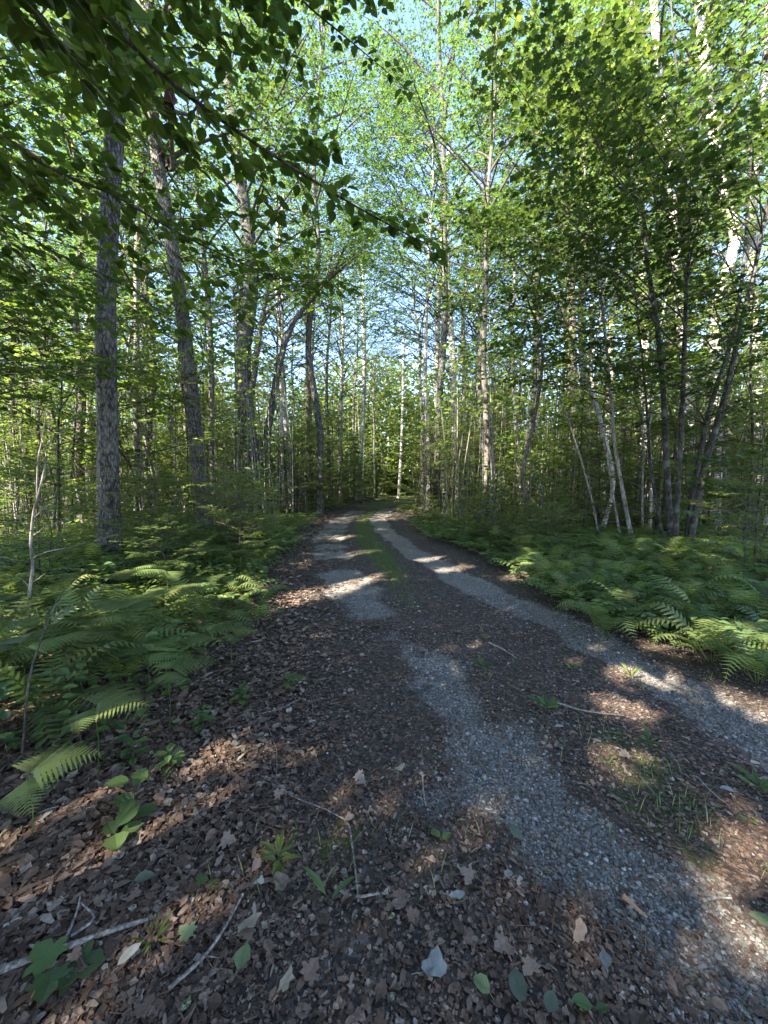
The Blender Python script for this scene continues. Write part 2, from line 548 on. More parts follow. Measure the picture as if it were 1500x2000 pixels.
def bark_mat(name, dark, mid, light, vs=9.0, stretch=0.16, lichen=0.3, bump=0.6, lichen_col=(.28, .31, .27)):
    m, n, out = mat_new(name)
    L = n.links.new
    tc = N_(n, 'ShaderNodeTexCoord')
    mp = N_(n, 'ShaderNodeMapping')
    mp.inputs['Scale'].default_value = (1, 1, stretch)
    L(tc.outputs['Object'], mp.inputs[0])
    n1 = N_(n, 'ShaderNodeTexNoise'); n1.inputs['Scale'].default_value = vs * 2.2; n1.inputs['Detail'].default_value = 6
    n1.inputs['Distortion'].default_value = 0.4
    L(mp.outputs[0], n1.inputs['Vector'])
    vo = N_(n, 'ShaderNodeTexVoronoi', feature='DISTANCE_TO_EDGE'); vo.inputs['Scale'].default_value = vs * 2.6
    L(mp.outputs[0], vo.inputs['Vector'])
    ad = N_(n, 'ShaderNodeMath', operation='MULTIPLY_ADD')
    L(vo.outputs[0], ad.inputs[0]); ad.inputs[1].default_value = 1.1; L(n1.outputs[0], ad.inputs[2])
    rp = ramp(n, [(.38, dark), (.58, mid), (.85, light)])
    L(ad.outputs[0], rp.inputs[0])
    n2 = N_(n, 'ShaderNodeTexNoise'); n2.inputs['Scale'].default_value = 4.5; n2.inputs['Detail'].default_value = 5
    L(tc.outputs['Object'], n2.inputs['Vector'])
    r2 = ramp(n, [(.52, (0, 0, 0)), (.64, (lichen,) * 3)])
    L(n2.outputs[0], r2.inputs[0])
    mx = N_(n, 'ShaderNodeMix', data_type='RGBA')
    L(r2.outputs[0], mx.inputs[0]); L(rp.outputs[0], mx.inputs[6]); mx.inputs[7].default_value = (*lichen_col, 1)  # lichen patches mixed over the bark in their own colour
    b = N_(n, 'ShaderNodeBsdfPrincipled'); b.inputs['Roughness'].default_value = 0.85
    b.inputs['Specular IOR Level'].default_value = 0.25
    L(mx.outputs[2], b.inputs['Base Color'])
    bp = N_(n, 'ShaderNodeBump'); bp.inputs['Strength'].default_value = bump; bp.inputs['Distance'].default_value = 0.02
    L(ad.outputs[0], bp.inputs['Height']); L(bp.outputs[0], b.inputs['Normal'])
    L(b.outputs[0], out.inputs[0])
    return m


M_GREY = bark_mat('furrowed grey bark', (.016, .014, .012), (.052, .046, .041), (.165, .152, .135), 10, .34, .35, 1.0, (.16, .17, .13))
M_BROWN = bark_mat('brown bark', (.03, .022, .018), (.09, .07, .055), (.17, .14, .12), 12, .25, .25)
M_SAPB = bark_mat('young bark', (.012, .010, .008), (.032, .026, .021), (.07, .06, .05), 16, .3, .3, .3)
M_PALE = bark_mat('pale bark', (.08, .07, .06), (.16, .14, .12), (.29, .26, .23), 7, .4, .3, .3)
M_TWIG = bark_mat('twig bark', (.03, .024, .018), (.06, .048, .036), (.11, .09, .07), 20, .4, .1, .2)
M_STICK = bark_mat('weathered stick', (.10, .08, .065), (.20, .165, .14), (.34, .30, .26), 18, .5, .3, .5)


def birch_mat():
    m, n, out = mat_new('birch bark')
    L = n.links.new
    tc = N_(n, 'ShaderNodeTexCoord')
    mp = N_(n, 'ShaderNodeMapping'); mp.inputs['Scale'].default_value = (1, 1, 7)
    L(tc.outputs['Object'], mp.inputs[0])
    n1 = N_(n, 'ShaderNodeTexNoise'); n1.inputs['Scale'].default_value = 4; n1.inputs['Detail'].default_value = 4
    L(mp.outputs[0], n1.inputs['Vector'])
    r1 = ramp(n, [(.33, (.10, .085, .075)), (.42, (.33, .29, .25)), (.6, (.52, .48, .43))])
    L(n1.outputs[0], r1.inputs[0])
    n2 = N_(n, 'ShaderNodeTexNoise'); n2.inputs['Scale'].default_value = 1.6; n2.inputs['Detail'].default_value = 5
    L(tc.outputs['Object'], n2.inputs['Vector'])
    r2 = ramp(n, [(.56, (0, 0, 0)), (.64, (1, 1, 1))])
    L(n2.outputs[0], r2.inputs[0])
    mx = N_(n, 'ShaderNodeMix', data_type='RGBA')
    L(r2.outputs[0], mx.inputs[0]); L(r1.outputs[0], mx.inputs[6]); mx.inputs[7].default_value = (.20, .17, .15, 1)
    b = N_(n, 'ShaderNodeBsdfPrincipled'); b.inputs['Roughness'].default_value = 0.65
    L(mx.outputs[2], b.inputs['Base Color'])
    bp = N_(n, 'ShaderNodeBump'); bp.inputs['Strength'].default_value = 0.4; bp.inputs['Distance'].default_value = 0.01
    L(n1.outputs[0], bp.inputs['Height']); L(bp.outputs[0], b.inputs['Normal'])
    L(b.outputs[0], out.inputs[0])
    return m


M_BIRCH = birch_mat()


def plain(name, stops, rough=0.7, spec=0.3, scale=30, bump=0.3):
    m, n, out = mat_new(name)
    L = n.links.new
    a_ = N_(n, 'ShaderNodeAttribute', attribute_name='tint')
    tc = N_(n, 'ShaderNodeTexCoord')
    n1 = N_(n, 'ShaderNodeTexNoise'); n1.inputs['Scale'].default_value = scale; n1.inputs['Detail'].default_value = 4
    L(tc.outputs['Object'], n1.inputs['Vector'])
    ad = N_(n, 'ShaderNodeMath', operation='MULTIPLY_ADD')
    L(n1.outputs[0], ad.inputs[0]); ad.inputs[1].default_value = 0.9
    L(a_.outputs['Fac'], ad.inputs[2])
    sb = N_(n, 'ShaderNodeMath', operation='SUBTRACT'); L(ad.outputs[0], sb.inputs[0]); sb.inputs[1].default_value = 0.45
    rp = ramp(n, stops); L(sb.outputs[0], rp.inputs[0])
    b = N_(n, 'ShaderNodeBsdfPrincipled'); b.inputs['Roughness'].default_value = rough
    b.inputs['Specular IOR Level'].default_value = spec
    L(rp.outputs[0], b.inputs['Base Color'])
    bp = N_(n, 'ShaderNodeBump'); bp.inputs['Strength'].default_value = bump; bp.inputs['Distance'].default_value = 0.004
    L(n1.outputs[0], bp.inputs['Height']); L(bp.outputs[0], b.inputs['Normal'])
    L(b.outputs[0], out.inputs[0])
    return m


M_STONE = plain('crushed stone', [(0, (.062, .053, .044)), (.45, (.135, .119, .102)), (.8, (.23, .206, .180)), (1, (.46, .42, .37))], .7, .35, 60)
M_WOODCHIP = plain('split wood', [(0, (.25, .11, .05)), (1, (.50, .27, .13))], .7, .3, 40)
M_LGREY = plain('bleached dead leaf', [(0, (.13, .125, .115)), (1, (.30, .29, .26))], .75, .3, 80)
M_LBROWN = plain('brown dead leaf', [(0, (.09, .06, .04)), (1, (.24, .17, .12))], .7, .3, 70)
M_LTAN = plain('tan dead leaf', [(0, (.22, .16, .10)), (1, (.42, .34, .24))], .7, .3, 70)
M_LOLIVE = plain('olive fallen leaf', [(0, (.09, .12, .05)), (1, (.20, .23, .10))], .6, .35, 70)
M_LDARK = plain('dark green fallen leaf', [(0, (.05, .06, .038)), (1, (.10, .115, .075))], .6, .35, 70)


def ground_mat():
    m, n, out = mat_new('forest floor')
    L = n.links.new
    geo = N_(n, 'ShaderNodeNewGeometry')
    pos = geo.outputs['Position']

    def noise(sc, det=5, dist=0.0):
        x = N_(n, 'ShaderNodeTexNoise'); x.inputs['Scale'].default_value = sc; x.inputs['Detail'].default_value = det
        x.inputs['Distortion'].default_value = dist
        L(pos, x.inputs['Vector'])
        return x

    def vor(sc, feat='F1'):
        x = N_(n, 'ShaderNodeTexVoronoi', feature=feat); x.inputs['Scale'].default_value = sc
        L(pos, x.inputs['Vector'])
        return x

    def attr(nm):
        return N_(n, 'ShaderNodeAttribute', attribute_name=nm).outputs['Fac']

    def mix(f, a, b):
        x = N_(n, 'ShaderNodeMix', data_type='RGBA')
        L(f, x.inputs[0])
        L(a, x.inputs[6]); L(b, x.inputs[7])
        return x.outputs[2]

    def math_(op, a, b, c=None):
        x = N_(n, 'ShaderNodeMath', operation=op)
        for i, v in enumerate((a, b, c)):
            if v is None:
                continue
            if isinstance(v, (int, float)):
                x.inputs[i].default_value = v
            else:
                L(v, x.inputs[i])
        return x.outputs[0]

    v1 = vor(42); v2 = vor(95)
    sep = N_(n, 'ShaderNodeSeparateColor'); L(v1.outputs['Color'], sep.inputs[0])
    sep2 = N_(n, 'ShaderNodeSeparateColor'); L(v2.outputs['Color'], sep2.inputs[0])
    lit = ramp(n, [(0, (.028, .021, .017)), (.5, (.070, .052, .042)), (.8, (.13, .10, .082)), (1, (.22, .19, .165))])
    L(math_('MULTIPLY_ADD', sep2.outputs[0], 0.45, math_('MULTIPLY', sep.outputs[1], 0.55)), lit.inputs[0])
    dirt = ramp(n, [(.3, (.042, .032, .026)), (.7, (.10, .078, .064))])
    L(noise(14, 8).outputs[0], dirt.inputs[0])
    big = ramp(n, [(.42, (0, 0, 0)), (.62, (1, 1, 1))]); L(noise(1.3, 5).outputs[0], big.inputs[0])
    base = mix(math_('MULTIPLY', big.outputs[0], 0.5), lit.outputs[0], dirt.outputs[0])
    # moss / grass stain
    gr = ramp(n, [(.25, (.035, .045, .014)), (.6, (.085, .105, .030)), (.85, (.16, .15, .06))])
    L(noise(40, 6).outputs[0], gr.inputs[0])
    gm = ramp(n, [(.42, (0, 0, 0)), (.62, (1, 1, 1))])
    L(math_('MULTIPLY_ADD', noise(6, 6).outputs[0], 0.7, math_('MULTIPLY_ADD', attr('grass'), 0.75, -0.22)), gm.inputs[0])
    base = mix(gm.outputs[0], base, gr.outputs[0])
    # gravel
    g1 = vor(120); sg = N_(n, 'ShaderNodeSeparateColor'); L(g1.outputs['Color'], sg.inputs[0])
    gc = ramp(n, [(0, (.07, .059, .049)), (.5, (.155, .134, .113)), (.85, (.26, .23, .197)), (1, (.46, .42, .37))])
    L(sg.outputs[0], gc.inputs[0])
    ga = ramp(n, [(.34, (0, 0, 0)), (.72, (1, 1, 1))])
    L(math_('MULTIPLY_ADD', noise(16, 5).outputs[0], 0.5, math_('MULTIPLY_ADD', attr('gravel'), 0.8, -0.15)), ga.inputs[0])
    base = mix(ga.outputs[0], base, gc.outputs[0])
    b = N_(n, 'ShaderNodeBsdfPrincipled'); b.inputs['Roughness'].default_value = 0.9
    b.inputs['Specular IOR Level'].default_value = 0.2
    L(base, b.inputs['Base Color'])
    hgt = math_('ADD', math_('MULTIPLY', v1.outputs['Distance'], 0.6), math_('MULTIPLY', noise(60, 6).outputs[0], 0.9))
    bp = N_(n, 'ShaderNodeBump'); bp.inputs['Strength'].default_value = 0.8; bp.inputs['Distance'].default_value = 0.012
    L(hgt, bp.inputs['Height']); L(bp.outputs[0], b.inputs['Normal'])
    L(b.outputs[0], out.inputs[0])
    return m


M_GROUND = ground_mat()


# ------------------------------------------------------------------ tagging
def tag(o, label=None, cat=None, group=None, kind=None):
    if label: o['label'] = label
    if cat: o['category'] = cat
    if group: o['group'] = group
    if kind: o['kind'] = kind
    return o


def empty(name, loc, rz=0.0, label=None, cat=None, group=None, sc=1.0):
    o = bpy.data.objects.new(name, None)
    COL.objects.link(o)
    o.empty_display_size = 0.1
    o.location = loc
    o.rotation_euler = (0, 0, rz)
    o.scale = (sc,) * 3
    return tag(o, label, cat, group)


def link_mesh(name, me, parent=None, loc=(0, 0, 0), rot=(0, 0, 0), sc=1.0):
    o = bpy.data.objects.new(name, me)
    COL.objects.link(o)
    o.location = loc; o.rotation_euler = rot
    o.scale = (sc,) * 3 if isinstance(sc, (int, float)) else sc
    if parent is not None:
        o.parent = parent
    return o


# ------------------------------------------------------------------ ground sheet
def axis(lo, hi, d0, growth, far):
    a = list(np.arange(lo, hi, d0))
    d = d0
    while a[-1] < far:
        d = min(d * growth, 40)
        a.append(a[-1] + d)
    return a


ys_ = axis(0.4, 7.0, 0.03, 1.035, 900)
yneg = [-(v - 0.4) + 0.4 for v in axis(0.4, 0.5, 0.12, 1.25, 300)][1:]
ys_ = np.array(sorted(yneg) + ys_)
xp = axis(0.0, 3.2, 0.032, 1.05, 600)
xs_ = np.array(sorted([-v for v in xp[1:]]) + xp)
XX, YY = np.meshgrid(xs_, ys_)
xf, yf = XX.ravel(), YY.ravel()
zf = height(xf, yf)
zf = np.where((np.abs(xf) > 90) | (yf > 100), 0.0, zf)
nx, ny = len(xs_), len(ys_)
ii = (np.arange(ny - 1)[:, None] * nx + np.arange(nx - 1)[None]).reshape(-1)
gg = Geo()
gg.add(np.stack([xf, yf, zf], 1), np.stack([ii, ii + 1, ii + nx + 1, ii + nx], 1), 0, 0.5, True)
ground = gg.build('ground', [M_GROUND])
a = ground.data.attributes.new('gravel', 'FLOAT', 'POINT')
a.data.foreach_set('value', gravel(xf, yf).astype(np.float32))
off = np.maximum(xl(yf) - xf, xf - xr(yf))
mid = 0.5 * (xl(yf) + xr(yf))
cen = np.clip(1 - np.abs(xf - mid - 0.1) / 0.55, 0, 1)
moss = seg_field(xf, yf, [chain([(1230, 1460), (1290, 1560), (1340, 1650)], [0.22, 0.26, 0.15]), chain([(660, 1640)], [0.15])], 0.2)
grass_a = np.clip(cen * np.clip((yf - 2.0) / 6, 0, 1) * 1.1 + moss * 0.60 + np.clip((yf - 22) / 12, 0, .7) * (off < 0) + 0.35 * np.clip(off / 1.5, 0, 1), 0, 1)
a = ground.data.attributes.new('grass', 'FLOAT', 'POINT')
a.data.foreach_set('value', grass_a.astype(np.float32))
tag(ground, 'leaf covered forest floor with a two rut gravel track', None, None, 'structure')


# ------------------------------------------------------------------ loose ground stuff
def in_view(x, y, m=1.12, pad=0.6):
    return (y > 0.55) & (np.abs(x) < y * m + pad)


def scatter(n, y0, y1, power, xm=1.1):
    """random ground points, denser towards the camera"""
    u = rng.random(n)
    y = (y0 ** (1 - power) + u * (y1 ** (1 - power) - y0 ** (1 - power))) ** (1 / (1 - power)) if power != 1 else y0 * (y1 / y0) ** u
    x = (rng.random(n) * 2 - 1) * (y * xm + 1.2)
    return x, y


def flat_frames(n, tilt):
    az = rng.random(n) * 2 * math.pi
    D = np.stack([np.cos(az), np.sin(az), (rng.random(n) - 0.5) * tilt], 1)
    N = norm(UP + (rng.random((n, 3)) - 0.5) * 2 * tilt)
    return D, N


# leaf litter
lg = Geo()
for k, (cnt, y0, y1, s0, s1, lift) in enumerate([(84000, 0.75, 3.8, .011, .040, .022), (38000, 3.4, 9, .02, .055, .02), (18000, 8.5, 26, .05, .11, .02)]):
    x, y = scatter(cnt * 2, y0, y1, 0.6)
    g = gravel(x, y)
    keep = rng.random(len(x)) > g * 0.9
    keep &= rng.random(len(x)) < 0.35 + 0.65 * fnoise(x * 2.1, y * 2.1, 31)
    gr = np.clip(1 - np.abs(x - 0.5 * (xl(y) + xr(y)) - 0.1) / 0.6, 0, 1) * np.clip((y - 4) / 6, 0, 1)
    keep &= rng.random(len(x)) > gr * 0.6
    x, y = x[keep][:cnt], y[keep][:cnt]
    # the road middle has finer, crushed pieces, the left edge whole leaves
    leftness = np.clip((xl(y) + 1.5 - x) / 1.2, 0.0, 1)
    s = s0 + (s1 - s0) * rng.random(len(x)) ** 2.0
    s = s * (0.8 + 1.05 * leftness)
    z = height(x, y) + 0.003 + lift * rng.random(len(x)) * (0.3 + 0.7 * leftness)
    D, N = flat_frames(len(x), 0.34)
    P = np.stack([x, y, z], 1)
    tint = np.clip(rng.beta(1.25, 2.1, len(x)) * 0.97, 0, 0.965)
    tint = np.where(rng.random(len(x)) < 0.004, 1.0, tint)
    if k == 2:
        leaves(lg, FRAG, P, D, N, s, 0, tint)
    else:
        w_ = rng.integers(0, 9, len(x))
        for q in range(5):
            mk = w_ == q
            leaves(lg, LITTER[q], P[mk], D[mk], N[mk], s[mk], 0, tint[mk])
        mk = w_ >= 5
        mk2 = mk & (rng.random(len(x)) < .45)
        mk = mk & ~mk2
        leaves(lg, FRAG, P[mk], D[mk], N[mk], s[mk] * 0.9, 0, tint[mk], wid=1.2)
        leaves(lg, SHRED, P[mk2], D[mk2], N[mk2], s[mk2] * 1.3, 0, tint[mk2], wid=.5 + rng.random(mk2.sum()))
# whole maple and birch leaves along the near left and the lower edge
x, y = scatter(560, 0.8, 4, 0.8)
keep = (rng.random(len(x)) > gravel(x, y) * 1.2) & (x < 0.8 + 0.6 * rng.random(len(x)))
x, y = x[keep], y[keep]
D, N = flat_frames(len(x), 0.5)
P = np.stack([x, y, height(x, y) + 0.018 + 0.015 * rng.random(len(x))], 1)
h_ = len(x) // 2
leaves(lg, MAPLE, P[:h_], D[:h_], N[:h_], 0.035 + 0.03 * rng.random(h_), 0, rng.beta(1.3, 2, h_) * 0.95)
leaves(lg, OVATE, P[h_:], D[h_:], N[h_:], 0.03 + 0.03 * rng.random(len(x) - h_), 0, rng.beta(1.3, 2, len(x) - h_) * .95)
o = lg.build('leaf_litter', [M_LITTER])
tag(o, 'brown and grey dead leaves strewn over the track and the forest floor', 'leaf litter', None, 'stuff')

# reddish pine needles and tiny twigs
ng = Geo()
x, y = scatter(9000, 0.8, 8, 0.8)
keep = fnoise(x * 1.7, y * 1.7, 61) > 0.5
x, y = x[keep], y[keep]
z = height(x, y) + 0.008 + 0.015 * rng.random(len(x))
az = rng.random(len(x)) * 6.28; l = 0.03 + 0.05 * rng.random(len(x))
A = np.stack([x, y, z], 1)
B = A + np.stack([np.cos(az) * l, np.sin(az) * l, (rng.random(len(x)) - 0.3) * 0.015], 1)
thin(ng, A, B, 0.0008 + 0.0007 * (rng.random(len(x)) < .2), 0)
o = ng.build('needle_debris', [M_NEEDLE])
tag(o, 'reddish pine needles scattered over the track', 'pine needles', None, 'stuff')

# gravel
ico_v = []
ph = (1 + 5 ** .5) / 2
for s1 in (-1, 1):
    for s2 in (-ph, ph):
        ico_v += [(0, s1, s2), (s1, s2, 0), (s2, 0, s1)]
ico_v = norm(np.array(ico_v, float))
ico_f = []
for i in range(12):
    for j in range(i + 1, 12):
        for k in range(j + 1, 12):
            e = [np.linalg.norm(ico_v[a_] - ico_v[b_]) for a_, b_ in ((i, j), (j, k), (i, k))]
            if max(e) < 1.2:
                nn = np.cross(ico_v[j] - ico_v[i], ico_v[k] - ico_v[i])
                ico_f.append((i, j, k) if nn @ ico_v[i] > 0 else (i, k, j))
ico_f = np.array(ico_f)
sg = Geo()
x, y = scatter(130000, 0.8, 5.0, 1.0, 1.05)
g = gravel(x, y)
keep = rng.random(len(x)) < np.clip(g * 1.1 - 0.05, 0.02, 1)
x, y = x[keep][:34000], y[keep][:34000]
n_ = len(x)
s = (0.0032 + 0.0050 * rng.random(n_) ** 1.6) * (1 + 0.6 * (rng.random(n_) < 0.08)) * np.clip(0.8 + 0.12 * y, 0.9, 1.4)
sc3 = np.stack([s * (0.8 + .5 * rng.random(n_)), s * (0.8 + .5 * rng.random(n_)), s * (.55 + .35 * rng.random(n_))], 1)
az = rng.random(n_) * 6.28
V = ico_v[None] * sc3[:, None] * (0.85 + 0.3 * rng.random((n_, 12, 1)))
c_, s_ = np.cos(az)[:, None], np.sin(az)[:, None]
V = np.stack([V[..., 0] * c_ - V[..., 1] * s_, V[..., 0] * s_ + V[..., 1] * c_, V[..., 2]], -1)
V += np.stack([x, y, height(x, y) + s * 0.35], 1)[:, None]
sg.add(V.reshape(-1, 3), (np.arange(n_)[:, None, None] * 12 + ico_f[None]).reshape(-1, 3), 0, np.repeat(rng.beta(2, 2, n_), 12), False)
o = sg.build('gravel', [M_STONE])
tag(o, 'crushed grey stone showing through in the two wheel ruts', 'gravel', None, 'stuff')

# grass: along the middle of the track, sparse blades elsewhere
gr = Geo()
x, y = scatter(120000, 1.2, 45, 0.95, 0.9)
mid_ = 0.5 * (xl(y) + xr(y)) + 0.1
cen_ = np.clip(1 - np.abs(x - mid_) / 0.6, 0, 1) * np.clip((y - 1.5) / 6, 0, 1) + 0.5 * np.clip((y - 24) / 10, 0, 1)
edge_ = np.exp(-((x - xl(y) - 0.15) / 0.25) ** 2) * 0.35 + np.exp(-((x - xr(y) + 0.1) / 0.25) ** 2) * 0.35
ms_ = seg_field(x, y, [chain([(1230, 1460), (1290, 1560)], [0.2, 0.2]), chain([(1160, 1310), (1260, 1330)], 0.12), chain([(540, 1800), (600, 1850)], 0.05)], 0.2)
pr = np.clip(cen_ * 1.0 + edge_ + ms_ * 0.3 + 0.045, 0, 1) * (fnoise(x * 3, y * 3, 41) > 0.46) * (x > xl(y) - .2) * (x < xr(y) + .2) * (1 - 0.85 * gravel(x, y))
keep = rng.random(len(x)) < pr
x, y = x[keep], y[keep]
P = np.stack([x, y, height(x, y)], 1)
az = rng.random(len(x)) * 6.28
ln = (0.025 + 0.06 * rng.random(len(x)) ** 2) * (1 + y * 0.02)
D = np.stack([np.cos(az), np.sin(az), 0.5 + 1.2 * rng.random(len(x))], 1)
BL = (np.array([[0, .5, 0], [.55, .4, .05], [1, 0, -.12], [.55, -.4, .05], [0, -.5, 0]]), np.array([[0, 1, 2, 3, 4]]))
leaves(gr, BL, P, D, np.stack([np.cos(az) * -1, np.sin(az) * -1, np.full(len(x), .8)], 1), ln, 0, np.clip(rng.random(len(x)) * 0.85 + 0.1 * (y < 6), 0, 1), wid=np.where(y < 6, .05, .08))
o = gr.build('grass', [M_GRASS])
tag(o, 'short thin grass growing between the wheel ruts', 'grass', None, 'stuff')
print('ground done')


# ------------------------------------------------------------------ ferns
_t = np.linspace(0, 1, 9)
_w = 0.15 * (1 - _t) ** 0.75 + 0.004
_w[1::2] *= 0.62
PINNA = (np.array([[t_, w_, 0.02 - .06 * t_ ** 2] for t_, w_ in zip(_t, _w)] + [[t_, -w_, 0.02 - .06 * t_ ** 2] for t_, w_ in zip(_t, _w)] + [[1.02, 0, -.05]]),
         np.array([[i, i + 1, i + 10, i + 9] for i in range(8)]))


def frond(geo, curve, side, wprof, npin, nleaf, lw=0.42, ang=0.35, t0=0.18, droop=0.12, mat=0, wd=1.0, tv=0.5):
    t = np.linspace(t0, 0.985, npin)
    P, T = at(curve, t)
    Nn = norm(np.cross(side[None], T)) * -1
    Nn = np.where(Nn[:, 2:3] < 0, -Nn, Nn)
    for sgn in (1, -1):
        Ln = np.array([wprof(q) for q in (t - t0) / (1 - t0)]) * (0.92 + 0.16 * rng.random(npin))
        D = norm(side[None] * sgn * math.cos(ang) + T * math.sin(ang) + UP * (-droop))
        if nleaf == 0:
            leaves(geo, LEAF4, P, D, Nn, Ln, mat, 0.3 + 0.4 * rng.random(npin), wid=0.42)
            continue
        if nleaf < 0:
            leaves(geo, PINNA, P, D, Nn + (rng.random(Nn.shape) - .5) * .35, Ln, mat, np.clip(tv + 0.25 * (rng.random(npin) - .5), 0, 1), wid=lw)
            continue
        u = (np.arange(nleaf) + 0.5) / nleaf
        Q = P[:, None] + D[:, None] * (Ln[:, None] * u[None])[..., None] + UP * (-0.10 * Ln[:, None] * u[None] ** 2)[..., None]
        for s2 in (1, -1):
            LD = norm(T[:, None] * s2 + D[:, None] * 0.45 + np.zeros_like(Q))
            sz = Ln[:, None] * lw * (1.02 - u[None] ** 1.3 * 0.8) * 0.55
            NN = np.broadcast_to(Nn[:, None], Q.shape)
            leaves(geo, LEAF4, Q.reshape(-1, 3), LD.reshape(-1, 3), NN.reshape(-1, 3), sz.ravel(), mat, 0.25 + 0.5 * rng.random(sz.size), wid=wd)
        thin(geo, P, P + D * Ln[:, None] * 0.9, np.full(npin, 0.0009), mat)
    tube(geo, curve, np.linspace(0.0032, 0.0008, len(curve)), 4, mat, 0.4)


lance = lambda q: 0.13 * (0.35 + 0.65 * math.sin(math.pi * min(1, q * 0.85 + 0.18)) ** 0.8) * (1 - q ** 5) + 0.004
FROND_ME = []
for k in range(3):
    g = Geo()
    Lf = 0.62
    arch = [0.72, 0.58, 0.88][k]
    c = np.array([[0, 0, 0], [.16, 0.01, .24 * arch * 1.6], [.36, 0.0, .36 * arch * 1.6], [.55, -.01 * k, .36 * arch * 1.45], [.70, 0.01, .27 * arch * 1.3]]) * (Lf / 0.7)
    frond(g, smooth_path(c, 14), np.array([0, 1.0, 0]), lance, 19, -1, t0=0.2, lw=.95, tv=.2 + .3 * k)
    FROND_ME.append(g.mesh('fern frond', [M_FERN]))
tri = lambda q: 0.26 * (1 - q) ** 0.85 + 0.01
BR_ME = []
for k in range(2):                         # broad level frond of bracken
    g = Geo()
    c = np.array([[0, 0, 0], [.15, .01, .03], [.32, 0, .035], [.48, 0, 0.0]])
    frond(g, smooth_path(c, 12), np.array([0, 1.0, 0]), tri, 14, -1, lw=.66, ang=0.45, t0=0.12, droop=0.08)
    BR_ME.append(g.mesh('bracken frond', [M_FERN]))
FR_LOW = []
for k in range(3):                         # simple small far fern
    g = Geo()
    for j in range(7):
        az = j * 0.9 + rng.random() * .5
        d = np.array([math.cos(az), math.sin(az), 0])
        c = np.array([[0, 0, 0], d * .14 + UP * .2, d * .34 + UP * (.30 + .08 * rng.random()), d * .58 + UP * .2])
        frond(g, smooth_path(c, 7), np.array([-d[1], d[0], 0]), lance, 12, 0)
    FR_LOW.append(g.mesh('far fern', [M_FERN]))


def fern(x, y, label, group=None, sc=1.0, nf=8, az0=None, fan=6.283, low=False):
    z = H(x, y) - 0.01
    if low:
        o = link_mesh('fern', FR_LOW[int(rng.integers(3))], None, (x, y, z), (0, 0, rng.random() * 6.28), sc)
        return tag(o, label, 'fern', group)
    r = empty('fern', (x, y, z), 0, label, 'fern', group, sc)
    az0 = rng.random() * 6.28 if az0 is None else az0
    for j in range(nf):
        az = az0 + fan * (j / nf - 0.5) + (rng.random() - .5) * 0.4
        link_mesh('frond', FROND_ME[int(rng.integers(3))], r, (0.02 * math.cos(az), 0.02 * math.sin(az), 0),
                  ((rng.random() - .5) * .35, (rng.random() - .6) * .45, az), 0.75 + 0.4 * rng.random())
    return r


STEM_ME = {}


def bracken(x, y, label, group=None, h=0.5, sc=1.0, az0=0.0):
    z = H(x, y) - 0.01
    r = empty('bracken_fern', (x, y, z), 0, label, 'fern', group, 1.0)
    key = round(h, 1)
    if key not in STEM_ME:
        g = Geo(); tube(g, smooth_path([(0, 0, 0), (.01, .01, key * .5), (0, 0, key)], 5), np.linspace(.0035, .002, 5), 5, 0, .4)
        STEM_ME[key] = g.mesh('bracken stem', [M_FERN])
    link_mesh('stem', STEM_ME[key], r)
    for j, a_ in enumerate((0, 1.25, -1.25)):
        link_mesh('frond', BR_ME[j % 2], r, (0, 0, key - 0.01 * j), ((rng.random() - .5) * .2, 0.05 + (rng.random() - .5) * .25, az0 + a_ + (rng.random() - .5) * .3), sc * (1.0 if j == 0 else 0.8))
    return r


# ferns that stand out, with labels of their own
right_ferns = [
    (1390, 1290, .85, 'large arching fern leaning over the right rut, brightest fronds of the right bank'),
    (1180, 1235, .8, 'fern with sunlit tips beside the bend of the right gravel rut'),
    (1260, 1230, .8, 'dark green fern between two sunlit ferns beside the right rut'),
    (1310, 1120, .95, 'upright pale green fern in front of the clump of dark saplings'),
    (1480, 1330, .9, 'fern at the right edge with fronds hanging above needles'),
    (1460, 1240, .9, 'fern behind the arching one at the right edge of the photo'),
    (1120, 1190, .75, 'small fern at the foot of the right bank where gravel narrows'),
]
for px, py, sc, lb in right_ferns:
    p = G(px, py)
    fern(p[0], p[1], lb, None, sc, 11)
left_ferns = [
    (100, 1420, 1.0, 'fern with sunlit ladder-like fronds at the left edge behind the thin pale sapling'),
    (40, 1330, 1.0, 'tall fern at far left edge beside sunlit broken stalks'),
    (500, 1215, .75, 'bright yellow green fern on the left bank reaching out to the sunny track edge'),
    (430, 1180, .8, 'sunlit fern on the left bank below the big leaning trunk'),
    (250, 1290, .8, 'fern with one bright frond in the shaded left bank'),
]
for px, py, sc, lb in left_ferns:
    p = G(px, py)
    fern(p[0], p[1], lb, None, sc, 10)
brk = [
    (190, 1520, .38, 0.56, 0.2, 'broad level bracken fern above leaf litter, lowest on the left bank'),
    (60, 1640, .34, 0.55, 0.5, 'bracken fern cut by the left edge, in front of a sunlit streak'),
    (330, 1430, .38, 0.62, 0.4, 'wide bracken fern whose fronds point towards the track'),
    (290, 1385, .42, 0.7, 1.2, 'bracken fern just behind the widest one on the left bank'),
    (400, 1330, .42, 0.8, 0.0, 'bracken fern with pale toothed tips at the track edge'),
    (450, 1300, .30, 0.5, 0.2, 'small bracken frond at the left track edge'),
    (560, 1345, .12, 0.35, 0.1, 'single low yellow green fern frond growing out of the leaf litter'),
]
for px, py, h, sc, az, lb in brk:
    p = G(px, py)
    bracken(p[0], p[1], lb, None, h, sc, az)
